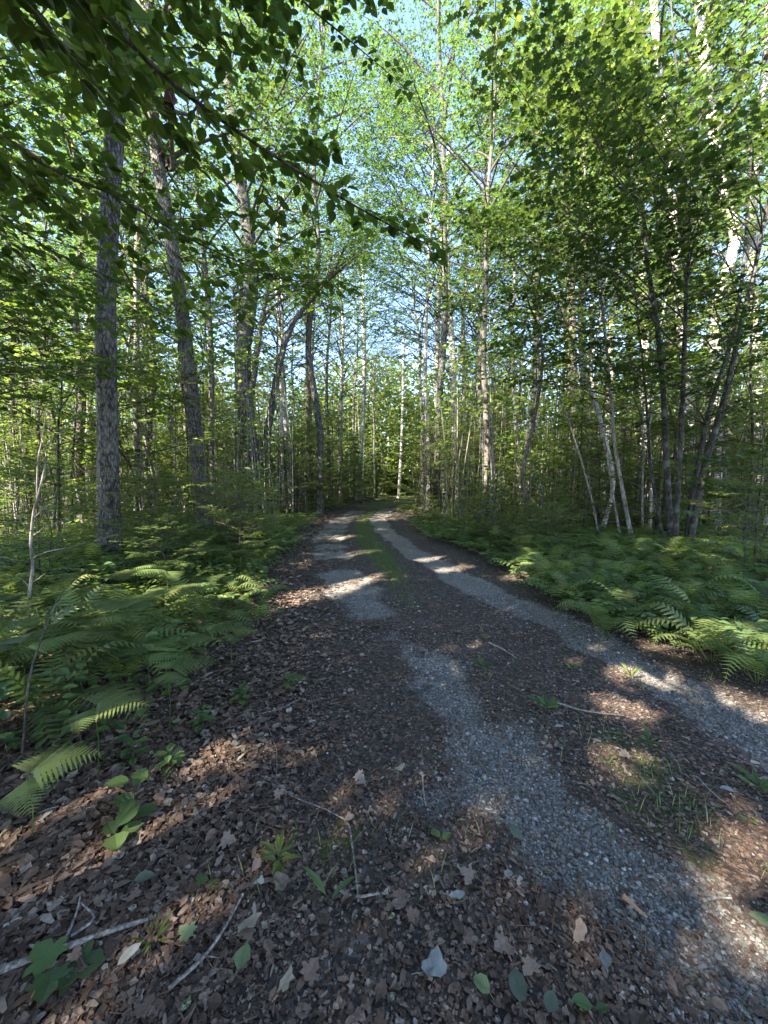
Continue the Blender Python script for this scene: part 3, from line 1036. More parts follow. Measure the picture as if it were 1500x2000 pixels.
# the rest of the banks
pts_f = []
tries = 0
while len(pts_f) < 215 and tries < 20000:
    tries += 1
    y = 1.9 * (15.5 / 1.9) ** rng.random()
    if rng.random() < 0.5:
        x = float(xl(y)) - 0.12 - abs(rng.normal()) * 1.25; sd2 = 'left'
        if y < 2.4 and x > -2.0: continue
    else:
        x = float(xr(y)) + 0.15 + abs(rng.normal()) * 1.35; sd2 = 'right'
    if abs(x) > y * 1.03 + 0.35: continue
    dmin = 0.20 if y < 8 else 0.3
    if any((x - a_) ** 2 + (y - b_) ** 2 < dmin ** 2 for a_, b_, _ in pts_f): continue
    pts_f.append((x, y, sd2))
for x, y, s_ in pts_f:
    off_ = (float(xl(y)) - x) if s_ == 'left' else (x - float(xr(y)))
    zone = 'near' if y < 5 else ('middle' if y < 9 else 'far')
    edge = 'verge' if off_ < 0.9 else 'woods'
    txt = {'near': 'nearest stretch', 'middle': 'half way along', 'far': 'towards the bend'}[zone]
    where = 'hugging the track' if edge == 'verge' else 'back among the trees'
    lb = f'green fern {where}, {s_} bank, {txt}'
    grp = f'ferns of the {s_} bank, {zone}, {edge}'
    if s_ == 'left' and y < 7 and rng.random() < 0.55:
        bracken(x, y, lb.replace('green fern', 'level bracken fern'), grp.replace('ferns', 'bracken'), 0.3 + 0.2 * rng.random(), 0.65 + 0.3 * rng.random(), rng.random() * 6.28)
    else:
        fern(x, y, lb, grp, 0.5 + 0.45 * rng.random(), 8, low=(y > 9))

# everything lower and farther: ground cover as one mass
uc = Geo()
x, y = scatter(5200, 3.0, 48, 1.0, 1.15)
offx = np.maximum(xl(y) - x, x - xr(y))
keep = (offx > 0.05) & (rng.random(len(x)) < np.clip(1.4 - offx / 9, 0.25, 1) * np.where(y < 6, .45, 1)) & (fnoise(x * .6, y * .6, 51) > 0.3)
x, y, offx = x[keep], y[keep], offx[keep]
for k in range(len(x)):
    nf = 5 if y[k] < 15 else 4
    base = np.array([x[k], y[k], H(x[k], y[k])])
    s = (0.22 + 0.34 * rng.random()) * (1.0 if y[k] < 20 else 1.25)
    az = rng.random() * 6.28 + np.arange(nf) * 6.28 / nf
    D = np.stack([np.cos(az), np.sin(az), 0 * az], 1)
    npin = 8 if y[k] < 14 else 5
    t = np.linspace(.25, 1, npin)
    for j in range(nf):
        P = base + D[j] * (t[:, None] * s) + UP * (s * (1.15 * t - 0.75 * t * t))[:, None]
        sdv = np.array([-D[j][1], D[j][0], 0])
        ln = 0.20 * s * np.sin(np.pi * (t * .8 + .15)) ** .7 * (1.6 if npin == 5 else 1.25)
        for q in (1, -1):
            leaves(uc, LEAF4, P, norm(sdv * q + D[j] * .4)[None].repeat(npin, 0), UP[None] + D[j] * (t[:, None] - .4) * 1.2, ln, 0, 0.2 + .6 * rng.random(npin), wid=.75 if npin == 5 else .55)
o = uc.build('fern_ground_cover', [M_FERN])
tag(o, 'mass of small ferns covering the forest floor on both sides', 'ferns', None, 'stuff')

# low broad-leaved herbs and seedlings
hb = Geo()
x, y = scatter(9000, 1.8, 40, 1.0, 1.15)
offx = np.maximum(xl(y) - x, x - xr(y))
keep = (offx > -0.05) & (fnoise(x * .8, y * .8, 71) > 0.42) & (rng.random(len(x)) < np.where(y < 4, .35, .9))
x, y = x[keep], y[keep]
n_ = len(x)
hh = 0.08 + 0.42 * rng.random(n_) ** 1.4
base = np.stack([x, y, height(x, y)], 1)
top = base + np.stack([(rng.random(n_) - .5) * .1, (rng.random(n_) - .5) * .1, hh], 1)
thin(hb, base, top, np.full(n_, .0015), 1)
for q in range(8):
    az = rng.random(n_) * 6.28
    D = np.stack([np.cos(az), np.sin(az), (rng.random(n_) - .5) * .5], 1)
    P = base + (top - base) * (0.45 + .55 * rng.random((n_, 1))) + D * 0.03
    leaves(hb, OVATE, P, D, UP + (rng.random((n_, 3)) - .5) * .6, (0.035 + .05 * rng.random(n_)) * (1 + y / 30), 0)
o = hb.build('undergrowth', [M_HERB, M_TWIG])
tag(o, 'low leafy seedlings and herbs between the ferns', 'undergrowth', None, 'stuff')
print('ferns done')


# ------------------------------------------------------------------ trees
BARKS = {'grey': M_GREY, 'birch': M_BIRCH, 'brown': M_BROWN, 'sap': M_SAPB, 'pale': M_PALE}


def photo_tree(name, label, base_px, Y, line, r0, r1, bark, cat='tree', H_top=16.0, crown=None, forks=(), group=None, leafm=None, lean=None):
    """a tree standing where the photograph shows it: line = pixels up its trunk, all at depth Y"""
    base = W(base_px[0], base_px[1], Y); base[2] = H(base[0], Y) - 0.05
    pts = [base] + [W(px, py, Y + 0.25 * (rng.random() - .5)) for px, py in line]
    if pts[-1][2] < H_top:
        d = pts[-1] - pts[-2]; d = d / max(d[2], 0.3)
        d[:2] = np.clip(d[:2], -0.18, 0.18)
        while pts[-1][2] < H_top:
            pts.append(pts[-1] + d * 2.2 + np.array([rng.normal() * .12, rng.normal() * .12, 0]))
    P = smooth_path(pts, max(18, 3 * len(pts)))
    root = empty(name, tuple(base), 0, label, cat, group)
    tg = Geo()
    trunk_tube(tg, P, r0, r1, 14, 1.55)
    tops = [P]
    for a_t, line2, rr in forks:
        S, _ = at(P, np.array([a_t]))
        pp = smooth_path([S[0]] + [W(px, py, Y + dy) for px, py, dy in line2], 10)
        tube(tg, pp, np.linspace(rr, rr * .35, 10), 8, 0, .5, .06)
        tops.append(pp)
    tg.build('trunk', [BARKS[bark]], root, base)
    if crown:
        cg = Geo()
        crown_gen(cg, P, filt=sunny, **crown)
        for pp in tops[1:]:
            c2 = dict(crown); c2['nl'] = max(3, crown['nl'] // 4); c2['ll'] = crown['ll'] * .6; c2['cf'] = 0.5
            crown_gen(cg, pp, filt=sunny, **c2)
        cg.build('crown', [leafm or M_CANOPY, M_TWIG], root, base)
    return root


BIG = dict(cf=0.52, nl=26, ll=3.0, leaf=0.12, nsub=6, ntw=8, kl=6, tw=.55, r_l=.05)
WIDE = dict(cf=0.34, nl=36, ll=4.4, leaf=0.13, nsub=7, ntw=8, kl=6, tw=.6, r_l=.028)
MED = dict(cf=0.42, nl=20, ll=2.2, leaf=0.12, nsub=5, ntw=7, kl=6, tw=.5, r_l=.03)

photo_tree('oak_tree', 'thick dark furrowed trunk standing straight in the ferns on the left bank', (217, 1120), 6.2,
           [(212, 960), (210, 800), (206, 640), (212, 470), (222, 300), (232, 160), (240, 20)], .160, .085, 'grey', H_top=15, crown=BIG)
photo_tree('leaning_tree', 'big grey trunk leaning left behind the ferns, with a snapped side limb high up', (402, 1050), 9.6,
           [(390, 930), (375, 780), (362, 660), (345, 540), (326, 420), (306, 300), (296, 180)], .185, .095, 'grey', H_top=17, crown=BIG,
           forks=[(0.60, [(330, 330, .1), (345, 305, .2)], .05)])
photo_tree('snag_tree', 'thin pale trunk standing between the dark straight trunk and the leaning one', (270, 1050), 10.5,
           [(268, 900), (266, 760), (267, 660)], .095, .05, 'pale', H_top=9, crown=dict(MED, nl=10, cf=.6))
photo_tree('forked_maple', 'dark multi-stemmed maple with shaggy bark and three rising forks, left of the track', (505, 1000), 16.5,
           [(496, 930), (486, 860), (478, 770), (474, 690), (486, 610), (492, 520), (480, 420)], .40, .16, 'grey', H_top=19, crown=dict(BIG, cf=.5, az_bias=0.0, ll=3.6),
           forks=[(0.10, [(512, 900, .3), (530, 800, .3), (548, 700, .4), (575, 625, .4), (640, 545, .6), (670, 490, .8)], .2),
                  (0.26, [(492, 760, -.2), (506, 660, -.2), (516, 600, -.2), (530, 520, -.3)], .17),
                  (0.42, [(466, 660, .1), (455, 560, .3)], .12)])
photo_tree('birch_tree', 'slim trunk with white patched base beside the shaggy multi-stemmed maple', (571, 992), 21,
           [(562, 900), (556, 800), (550, 700)], .13, .06, 'birch', H_top=16, crown=MED)
photo_tree('birch_tree', 'slender white-footed trunk just right of the shaggy maple, leaning slightly left', (556, 996), 19.5,
           [(551, 900), (549, 760)], .085, .04, 'birch', H_top=14, crown=MED)
photo_tree('straight_tree', 'tall straight dark trunk between the maple and the track bend', (603, 988), 23.5,
           [(602, 850), (601, 700), (600, 560), (600, 400)], .165, .09, 'brown', H_top=20, crown=WIDE)
photo_tree('twin_birch', 'pale double trunk behind the low spruce left of the bend', (664, 978), 30,
           [(664, 900), (666, 800), (668, 700)], .16, .08, 'birch', H_top=17, crown=WIDE)
photo_tree('bend_birch', 'whitish trunk rising above the dark spruce at the bend', (700, 975), 33,
           [(704, 900), (710, 800), (712, 700), (709, 600)], .19, .1, 'birch', H_top=21, crown=WIDE)
photo_tree('far_birch', 'small white birch standing where the track disappears', (779, 966), 40,
           [(781, 930), (784, 870), (786, 810)], .17, .08, 'birch', H_top=16, crown=MED)
photo_tree('white_birch', 'white birch right of the track, tall slim trunk bent left at the top', (872, 992), 22,
           [(863, 920), (857, 830), (852, 740), (856, 600), (862, 480), (862, 360), (848, 250), (838, 150)], .17, .09, 'birch', H_top=19, crown=dict(WIDE, az_bias=3.14))
photo_tree('broad_birch', 'stout pale birch trunk beside the tall slim white birch', (893, 992), 21,
           [(889, 900), (885, 800), (884, 700)], .19, .1, 'birch', H_top=18, crown=dict(WIDE, az_bias=3.3))
photo_tree('grey_birch', 'grey mottled trunk just right of the two birches near the track', (912, 990), 23,
           [(909, 900), (906, 800)], .15, .08, 'pale', H_top=16, crown=MED)
photo_tree('rotten_tree', 'wide reddish brown ragged trunk standing in the shade beyond the right bank', (1118, 1010), 15.5,
           [(1117, 930), (1120, 850), (1118, 740), (1116, 600)], .20, .12, 'brown', H_top=16, crown=BIG)
photo_tree('grey_trunk_tree', 'pale grey trunk just behind the reddish ragged trunk', (1142, 1005), 16.5,
           [(1142, 900), (1140, 760), (1136, 600)], .19, .1, 'pale', H_top=17, crown=BIG)
photo_tree('paper_birch', 'bright white birch trunk behind the clump of dark saplings', (1352, 1030), 11.5,
           [(1352, 900), (1343, 780), (1330, 640), (1318, 500)], .12, .08, 'birch', H_top=16, crown=MED)
photo_tree('paper_birch', 'big white birch leaning left behind the rightmost sapling stems', (1395, 1030), 11.0,
           [(1400, 900), (1398, 760), (1400, 600), (1436, 470), (1412, 380), (1392, 250), (1375, 120)], .135, .10, 'birch', H_top=15, crown=MED)
photo_tree('paper_birch', 'white birch near the right edge of the photo', (1486, 1020), 12.5,
           [(1480, 850), (1478, 700), (1470, 560), (1470, 400)], .14, .09, 'birch', H_top=15, crown=MED)
photo_tree('paper_birch', 'pale birch seen between the sapling stems, left of the clump', (1270, 1020), 15,
           [(1262, 850), (1258, 600), (1250, 400), (1243, 200)], .16, .1, 'birch', H_top=18, crown=MED)
photo_tree('edge_tree', 'slim grey trunk near the left edge of the photo behind leafy sprays', (26, 1010), 13,
           [(26, 850), (24, 700), (18, 500)], .12, .07, 'grey', H_top=14, crown=MED)
photo_tree('twin_stem_tree', 'double slender grey stems right of the birches', (1018, 1010), 17,
           [(1012, 900), (1004, 780), (1000, 640)], .09, .04, 'pale', H_top=11, crown=MED, forks=[(0.1, [(1026, 880, .2), (1018, 760, .2), (1022, 650, .3)], .06)])
print('photo trees done')


# clump of dark saplings on the right: stems where the photo shows them
def sapling(label, base_px, Y, line, r0, bark='sap', H_top=7.0, targets=(), leaf=.085, tmpl=MAPLE, leafm=None, group=None, cat='sapling', crown=None, name='sapling', ntw=9, kl=5, tw=.32):
    base = W(base_px[0], base_px[1], Y); base[2] = H(base[0], base[1]) - 0.03
    pts = [base] + [W(px, py, Y + dy) for px, py, dy in line]
    if pts[-1][2] < H_top:
        d = pts[-1] - pts[-2]; d = d / max(abs(d[2]), 0.3); d[2] = 1
        while pts[-1][2] < H_top:
            pts.append(pts[-1] + d * 1.0 + np.array([rng.normal() * .06, rng.normal() * .06, 0]))
    P = smooth_path(pts, max(18, 3 * len(pts)))
    root = empty(name, tuple(base), 0, label, cat, group)
    tg = Geo()
    trunk_tube(tg, P, r0, r0 * .25, 9, 1.5, rough=.05)
    tg.build('trunk', [BARKS[bark]], root, base)
    cg = Geo()
    for E in targets:
        E = np.asarray(E, float)
        hd = np.hypot(E[0] - base[0], E[1] - base[1])
        za = np.clip(E[2] - (0.05 + 0.3 * rng.random()) * hd, base[2] + 0.9, P[-1, 2] - 0.3)
        i = int(np.argmin(np.abs(P[:, 2] - za)))
        S = P[i]
        L = np.linalg.norm(E - S)
        C = (S + E) / 2 + UP * 0.10 * L + (rng.random(3) - .5) * .25 * L
        bp = bez(S, C, E, 9) + (rng.random((9, 3)) - .5) * .03 * np.sin(np.linspace(0, math.pi, 9))[:, None] * L
        tube(cg, bp, np.linspace(min(.005 + .0022 * L, r0 * .4), .0015, 9), 5, 1)
        spray(cg, bp, 0.35 if L > 1.2 else 0.2, int(ntw + 3 * L), tw * (.8 + .25 * L), kl, leaf, tmpl, filt=sunny, flat=.55)
    if crown:
        crown_gen(cg, P, filt=sunny, **crown)
    cg.build('crown', [leafm or M_MAPLE, M_TWIG], root, base)
    return root


def region(n, x0, x1, y0, y1, d0, d1):
    return [W(x0 + (x1 - x0) * rng.random(), y0 + (y1 - y0) * rng.random(), d0 + (d1 - d0) * rng.random()) for _ in range(n)]


SAPC = dict(cf=0.35, nl=12, ll=1.5, leaf=.09, nsub=4, ntw=6, kl=5, tw=.35, r_l=.014, rise=.25, tmpl=MAPLE, flat=.35)
sapling('dark sapling stem curving up from the centre of the clump and forking high', (1312, 1072), 7.4,
        [(1303, 930, 0), (1296, 780, 0), (1284, 640, 0), (1262, 500, 0), (1256, 410, 0), (1232, 350, -.2), (1200, 300, -.3)], .058, H_top=7.2,
        targets=region(30, 900, 1250, -60, 560, 4.6, 7.5))
sapling('straightest dark sapling stem of the clump, reaching the top of the photo', (1318, 1066), 7.0,
        [(1330, 860, 0), (1338, 640, 0), (1342, 420, 0), (1328, 220, 0), (1310, 0, 0)], .044, H_top=7.6,
        targets=region(30, 1020, 1500, -80, 420, 3.8, 6.8))
sapling('thick dark stem of the clump sweeping up to the right', (1345, 1072), 7.0,
        [(1372, 930, 0), (1400, 830, 0), (1424, 740, 0), (1446, 640, 0), (1475, 520, 0), (1500, 400, 0)], .056, H_top=7.4,
        targets=region(24, 1200, 1560, 100, 650, 4.5, 7.0))
sapling('dark stem of the clump leaning right, then turning upright', (1340, 1068), 7.3,
        [(1356, 950, .1), (1386, 800, .1), (1430, 660, .2), (1452, 520, .2), (1462, 380, .2), (1470, 250, .2)], .05, H_top=7.4,
        targets=region(20, 1150, 1530, 450, 830, 4.8, 8.0))
sapling('slim dark stem on the outer left of the clump', (1298, 1066), 7.8,
        [(1272, 920, 0), (1262, 780, 0), (1250, 660, 0), (1240, 560, 0)], .03, H_top=6, targets=region(14, 980, 1300, 350, 760, 6.0, 8.5))
sapling('grey sapling bowing left out of the pair of slim stems before the clump', (1235, 1070), 8.2,
        [(1216, 960, 0), (1200, 860, 0), (1190, 740, 0), (1176, 600, 0), (1160, 480, 0), (1146, 380, 0)], .045, 'pale', H_top=8.2,
        targets=region(34, 860, 1200, 150, 760, 6.2, 9.5))
sapling('second grey sapling, thinner, standing close to the bowing one', (1212, 1066), 8.4,
        [(1196, 960, 0), (1180, 860, 0), (1140, 730, 0), (1100, 620, 0)], .03, 'pale', H_top=6.5, targets=region(9, 850, 1150, 350, 700, 7.5, 10))
sapling('thin sapling leaning left in the shade beyond the ferns', (1170, 1062), 8.8,
        [(1152, 960, 0), (1120, 850, 0), (1080, 740, 0)], .026, 'pale', H_top=5.5, targets=region(6, 950, 1150, 560, 800, 8, 10))
sapling('thin upright sapling behind the right ferns, nearest to the right edge', (1452, 1060), 8.2,
        [(1470, 900, 0), (1466, 700, 0), (1478, 500, 0)], .03, H_top=7, targets=region(18, 1280, 1560, 350, 900, 5.5, 9))
sapling('wispy maple sapling with pale level leaves in front of the clump', (1475, 1090), 5.4,
        [(1480, 1000, 0), (1490, 900, 0)], .014, H_top=2.4, targets=region(8, 1340, 1500, 880, 1010, 4.6, 5.6), leaf=.085)

# left side foliage hanging in from a maple just outside the photo
sapling('maple whose trunk stands outside the photo, its dark leaves filling the upper left corner', (-900, 1200), 3.4,
        [(-860, 700, 0), (-820, 300, 0), (-760, -100, 0)], .09, 'sap', H_top=7.5,
        targets=region(13, -60, 150, -120, 420, 2.8, 4.4) + region(9, 60, 330, 60, 360, 3.6, 5.0) + region(10, -20, 200, 380, 640, 3.6, 5.0),
        leaf=.085, name='overhanging_maple', cat='tree', leafm=M_BEECH, ntw=7, kl=5, tw=.26)
sapling('dark low maple at the left edge, its level leaf layers crossing the straight trunk', (-250, 1120), 4.8,
        [(-230, 900, 0), (-210, 700, 0), (-190, 480, 0)], .045, 'sap', H_top=5.5,
        targets=region(24, -20, 300, 480, 860, 4.0, 5.8) + region(8, 120, 420, 560, 780, 5.0, 6.5), leaf=.075, name='understory_maple', leafm=M_BEECH)
sapling('leafy understory sapling behind the big straight trunk', (140, 1030), 10.5,
        [(142, 900, 0), (150, 760, 0), (140, 640, 0)], .035, 'sap', H_top=5.5, targets=region(30, 0, 420, 560, 960, 8.0, 12), leaf=.09)

# pale bare sapling lower left
g0 = G(66, 1290); b0 = np.array([g0[0], g0[1], H(g0[0], g0[1]) - .02])
Y0 = g0[1]
root = empty('bare_sapling', tuple(b0), 0, 'pale crooked bare sapling with thin side twigs at the left edge', 'sapling')
tg = Geo()
P = smooth_path([b0] + [W(a_, b_, Y0) for a_, b_ in [(56, 1180), (64, 1110), (60, 1060), (66, 1000), (74, 970), (84, 930), (92, 890)]], 20)
tube(tg, P, np.linspace(.013, .006, 20), 7, 0, .5, .08)
tube(tg, smooth_path([W(72, 975, Y0), W(74, 900, Y0), W(82, 860, Y0 + .1), (W(92, 790, Y0 + .1))], 8), np.linspace(.007, .002, 8), 5)
tg.build('trunk', [M_PALE], root, b0)
for line in ([(66, 1045), (100, 1025), (142, 1012)], [(64, 1090), (90, 1078), (140, 1068), (190, 1055), (230, 1044)], [(60, 1150), (40, 1130), (10, 1122)],
             [(84, 880), (110, 850), (130, 838), (150, 812)], [(68, 1010), (90, 990), (104, 985)], [(66, 1040), (50, 1030), (36, 1010)], [(60, 1140), (78, 1128), (88, 1120)]):
    bg_ = Geo()
    pp = smooth_path([W(a_, b_, Y0 - .06 * k) for k, (a_, b_) in enumerate(line)], 9)
    tube(bg_, pp, np.linspace(.005, .0015, 9), 5, 0, .5, .1)
    bg_.build('branch', [M_PALE], root, b0)
# dark thin sapling crossing the ferns at left
g0 = G(42, 1480); b1 = np.array([g0[0], g0[1], H(g0[0], g0[1]) - .02]); Y1 = g0[1]
tg = Geo()
tube(tg, smooth_path([b1] + [W(a_, b_, Y1 + .1 * k) for k, (a_, b_) in enumerate([(56, 1330), (80, 1250), (98, 1200), (120, 1160), (170, 1110)])], 12), np.linspace(.006, .002, 12), 5)
root = empty('twiggy_sapling', tuple(b1), 0, 'thin dark leafless stem slanting across the ferns at the left edge', 'sapling')
tg.build('stem', [M_TWIG], root, b1)
bg_ = Geo(); tube(bg_, smooth_path([W(88, 1225, Y1 + .2), W(110, 1180, Y1 + .2), W(150, 1150, Y1 + .2)], 5), np.linspace(.003, .001, 5), 4)
bg_.build('branch', [M_DEADTWIG], root, b1)

# beech whose long branches hang into the top left of the picture, the leaves nearest the camera
bb = np.array([-2.9, 0.4, H(-2.9, .4) - .05])
root = empty('beech_tree', tuple(bb), 0, 'beech with its trunk out of sight, long drooping leafy branches closest to the camera', 'tree')
tg = Geo()
BP = smooth_path([bb, bb + (0.05, .1, 1.5), bb + (.2, 0.2, 3.0), bb + (.25, .3, 5.0), bb + (.4, .3, 8.0)], 18)
trunk_tube(tg, BP, .12, .04, 12)
tg.build('trunk', [M_GREY], root, bb)


def hanging(start_h, line, r0, leaf=.068, n1=22, side=(.35, 8, 5), tmpl=OVATE, sub=()):
    g = Geo()
    i = int(np.argmin(np.abs(BP[:, 2] - start_h)))
    pts = [BP[i]] + [W(a_, b_, d_) for a_, b_, d_ in line]
    P = smooth_path(pts, 26)
    tube(g, P, np.linspace(r0, .0018, 26), 6, 1)
    t_in = 0.38
    # alternate leaves right on the branch
    t = np.clip(np.linspace(t_in, 1, n1) + rng.normal(size=n1) * .012, 0, 1)
    Q, T = at(P, t)
    sgn = np.where(np.arange(n1) % 2 == 0, 1., -1.)[:, None]
    side_ = norm(np.cross(T, UP)) * sgn
    D = norm(T * .55 + side_ * .75 + UP * (-.22 + .4 * rng.random((n1, 1))))
    leaves(g, tmpl, Q, D, UP + (rng.random((n1, 3)) - .5) * .9, leaf * (.55 + .75 * rng.random(n1)), 0)
    tw, ntw, kl = side
    spray(g, P, t_in, ntw, tw, kl, leaf, tmpl, flat=.55, droop=.16, twr=.0018)
    for (ta, (ea, eb, ed)) in sub:
        S, _ = at(P, np.array([ta])); E = W(ea, eb, ed)
        sp = bez(S[0], (S[0] + E) / 2 + UP * .04, E, 8)
        tube(g, sp, np.linspace(.0035, .0012, 8), 5, 1)
        spray(g, sp, .1, 9, tw * .7, kl, leaf, tmpl, flat=.55, droop=.14, twr=.0014)
    g.build('branch', [M_BEECH, M_TWIG], root, bb)


hanging(3.4, [(-60, -180, 1.4), (170, 0, 1.7), (310, 140, 1.9), (440, 240, 2.0), (560, 320, 2.1), (690, 400, 2.2), (800, 460, 2.35), (870, 490, 2.45)], .016,
        leaf=.072, n1=60, side=(.24, 26, 5), sub=[(.38, (250, 250, 1.75)), (.45, (330, 270, 1.9)), (.55, (500, 110, 2.1)), (.62, (560, 430, 2.2)), (.5, (400, 330, 2.0)), (.72, (640, 300, 2.4)), (.42, (420, 80, 2.0)), (.35, (60, 60, 1.6)), (.35, (240, 60, 1.7)), (.4, (180, 180, 1.8))])
hanging(2.7, [(-250, 150, 1.6), (0, 265, 1.9), (110, 335, 2.1), (225, 382, 2.3), (330, 445, 2.5), (430, 495, 2.7), (560, 545, 3.0), (700, 560, 3.2)], .014,
        leaf=.07, n1=44, side=(.28, 26, 5), sub=[(.45, (150, 440, 2.2)), (.5, (300, 380, 2.4)), (.6, (380, 600, 2.9)), (.62, (520, 430, 2.7)), (.7, (480, 620, 3.1)), (.75, (620, 470, 3.0)), (.55, (250, 520, 2.6)), (.8, (660, 620, 3.4)), (.66, (420, 400, 2.7)), (.4, (60, 380, 2.1))])
hanging(2.6, [(-350, 300, 1.9), (0, 430, 2.6), (120, 500, 2.9), (250, 560, 3.2), (350, 640, 3.5), (450, 690, 3.7)], .012,
        leaf=.07, n1=40, side=(.34, 24, 5), sub=[(.5, (200, 640, 3.3)), (.6, (360, 560, 3.4)), (.45, (60, 560, 2.9)), (.55, (120, 620, 3.1)), (.4, (40, 480, 2.6))])
hanging(4.6, [(200, -500, 1.2), (430, -180, 1.9), (590, 0, 2.7), (660, 60, 2.9), (720, 110, 3.1), (800, 178, 3.3)], .012,
        leaf=.07, n1=54, side=(.26, 20, 4), sub=[(.6, (520, 60, 2.7)), (.65, (570, 110, 2.8)), (.75, (740, 20, 3.1))])
hanging(4.4, [(50, -500, 1.3), (300, -200, 1.9), (450, 0, 2.6), (480, 60, 2.7), (540, 120, 2.9), (620, 200, 3.1)], .010,
        leaf=.07, n1=44, side=(.26, 18, 4), sub=[(.6, (400, 40, 2.6)), (.7, (480, 160, 2.9))])
hanging(3.0, [(-500, 400, 2.2), (-100, 620, 3.2), (60, 650, 3.6), (180, 690, 3.9), (300, 740, 4.2)], .011,
        leaf=.07, n1=36, side=(.36, 22, 5), sub=[(.5, (80, 740, 3.8)), (.6, (240, 640, 4.0))])
# one dead brown clump of leaves hanging on the branch
dg = Geo()
q = W(330, 165, 1.86)
for k in range(9):
    p = q + np.array([(rng.random() - .5) * .03, (rng.random() - .5) * .03, -.012 * k])
    leaves(dg, OVATE, p[None], np.array([[(rng.random() - .5) * .6, (rng.random() - .5) * .4, -1.]]), rng.normal(size=(1, 3)), .05 + .03 * rng.random(), 0, .1)
dg.build('withered_leaf', [M_LITTER], root, bb)['label'] = 'withered dark brown cluster hanging among the green leaves'
print('near foliage done')

# dead spruce with beige twigs
def spruce(name, label, px, py, Y, Ht, r0, dead, crown_r, group=None):
    b = W(px, py, Y); b[2] = H(b[0], b[1]) - .03
    root = empty(name, tuple(b), 0, label, 'spruce', group)
    tg = Geo(); P = smooth_path([b, b + (.05, 0, Ht * .5), b + (0, .05, Ht)], 10)
    trunk_tube(tg, P, r0, .01, 8)
    tg.build('trunk', [M_BROWN], root, b)
    cg = Geo()
    n_l = int(Ht * 16)
    for i in range(n_l):
        f = (i + .5) / n_l
        S, _ = at(P, np.array([f])); S = S[0]
        az = i * 2.4 + rng.random(); L = crown_r * (1 - f) ** .7 * (.6 + .6 * rng.random()) + .15
        E = S + np.array([math.cos(az) * L, math.sin(az) * L, -.18 * L + (rng.random() - .5) * .3])
        bp = bez(S, (S + E) / 2 + UP * .06 * L, E, 5)
        thin(cg, bp[:1], bp[-1:], np.array([.006]), 1, bp[2:3])
        m = int(10 + 8 * L)
        t = rng.random(m) * .85 + .15
        A, T = at(bp, t)
        sd_ = norm(np.cross(T, UP)) * np.where(rng.random(m) < .5, 1., -1.)[:, None]
        B = A + norm(sd_ * .8 + T * .6 + UP * (rng.random((m, 1)) - .6) * .8) * (L * .34 * (1.1 - t) + .08)[:, None]
        thin(cg, A, B, np.full(m, .003), 1 if dead else 0)
        if not dead:
            tt = rng.random((m, 9, 1))
            Q = (A[:, None] * (1 - tt) + B[:, None] * tt).reshape(-1, 3)
            Dn = norm(rng.normal(size=Q.shape) + UP * .3)
            leaves(cg, LEAF4, Q, Dn, UP + rng.normal(size=Q.shape) * .3, .06 + .04 * rng.random(len(Q)), 0, rng.random(len(Q)) * .4, wid=.3)
    cg.build('crown', [M_BEECH, M_DEADTWIG if dead else M_TWIG], root, b)
    return root


spruce('dead_spruce', 'dead spruce with a fuzz of beige bare twigs behind the leaning trunk', 425, 1010, 14.5, 6.0, .06, True, 1.5)
spruce('dead_spruce', 'smaller dead spruce with dry twigs left of the shaggy maple', 350, 1010, 15.5, 4.5, .05, True, 1.3)
spruce('dead_spruce', 'dead leafless spruce by the straight dark trunk near the bend', 640, 985, 26, 5.5, .06, True, 1.6)
spruce('spruce_tree', 'low dark green spruce at the foot of the whitish trunk by the bend', 735, 976, 33, 4.2, .08, False, 2.2)
spruce('spruce_tree', 'dark spruce left of the lowest one near the bend', 690, 982, 29, 5, .07, False, 1.8)

# ------------------------------------------------------------------ forest: shared variants
def variant(kind, k):
    tg, cg = Geo(), Geo()
    if kind == 'tall':
        Ht = 15 + 5 * rng.random()
        pts = [np.zeros(3)]
        for i in range(6):
            pts.append(np.array([rng.normal() * .16 * (i > 0), rng.normal() * .16 * (i > 0), Ht * (i + 1) / 6]))
        P = smooth_path(pts, 20)
        trunk_tube(tg, P, .13 + .05 * rng.random(), .03, 9)
        crown_gen(cg, P, [.45, .52, .4, .48, .55][k % 5], 22, 2.7, .13, nsub=5, ntw=6, kl=5, tw=.6, r_l=.04)
        mats = [M_CANOPY, M_TWIG]
    elif kind == 'pole':
        Ht = 7 + 4 * rng.random()
        pts = [np.zeros(3)] + [np.array([rng.normal() * .2, rng.normal() * .2, Ht * (i + 1) / 5]) for i in range(5)]
        P = smooth_path(pts, 16)
        trunk_tube(tg, P, .045 + .02 * rng.random(), .01, 7)
        crown_gen(cg, P, [.35, .5, .4, .55][k % 4], 13, 1.6, .115, nsub=4, ntw=6, kl=5, tw=.42, r_l=.018, rise=.3)
        mats = [M_CANOPY, M_TWIG]
    else:
        Ht = 2.8 + 2.0 * rng.random()
        pts = [np.zeros(3)] + [np.array([rng.normal() * .1, rng.normal() * .1, Ht * (i + 1) / 4]) for i in range(4)]
        P = smooth_path(pts, 12)
        trunk_tube(tg, P, .018 + .012 * rng.random(), .006, 6)
        crown_gen(cg, P, .08, 22, 1.25, .10, nsub=4, ntw=7, kl=6, tw=.34, r_l=.010, rise=.12, flat=.3)
        mats = [M_UNDER, M_TWIG]
    return tg.mesh(kind + ' trunk', [M_GREY]), cg.mesh(kind + ' crown', mats)


VAR = {'tall': [variant('tall', k) for k in range(5)], 'pole': [variant('pole', k) for k in range(4)], 'bush': [variant('bush', k) for k in range(4)]}
TR_M = {}


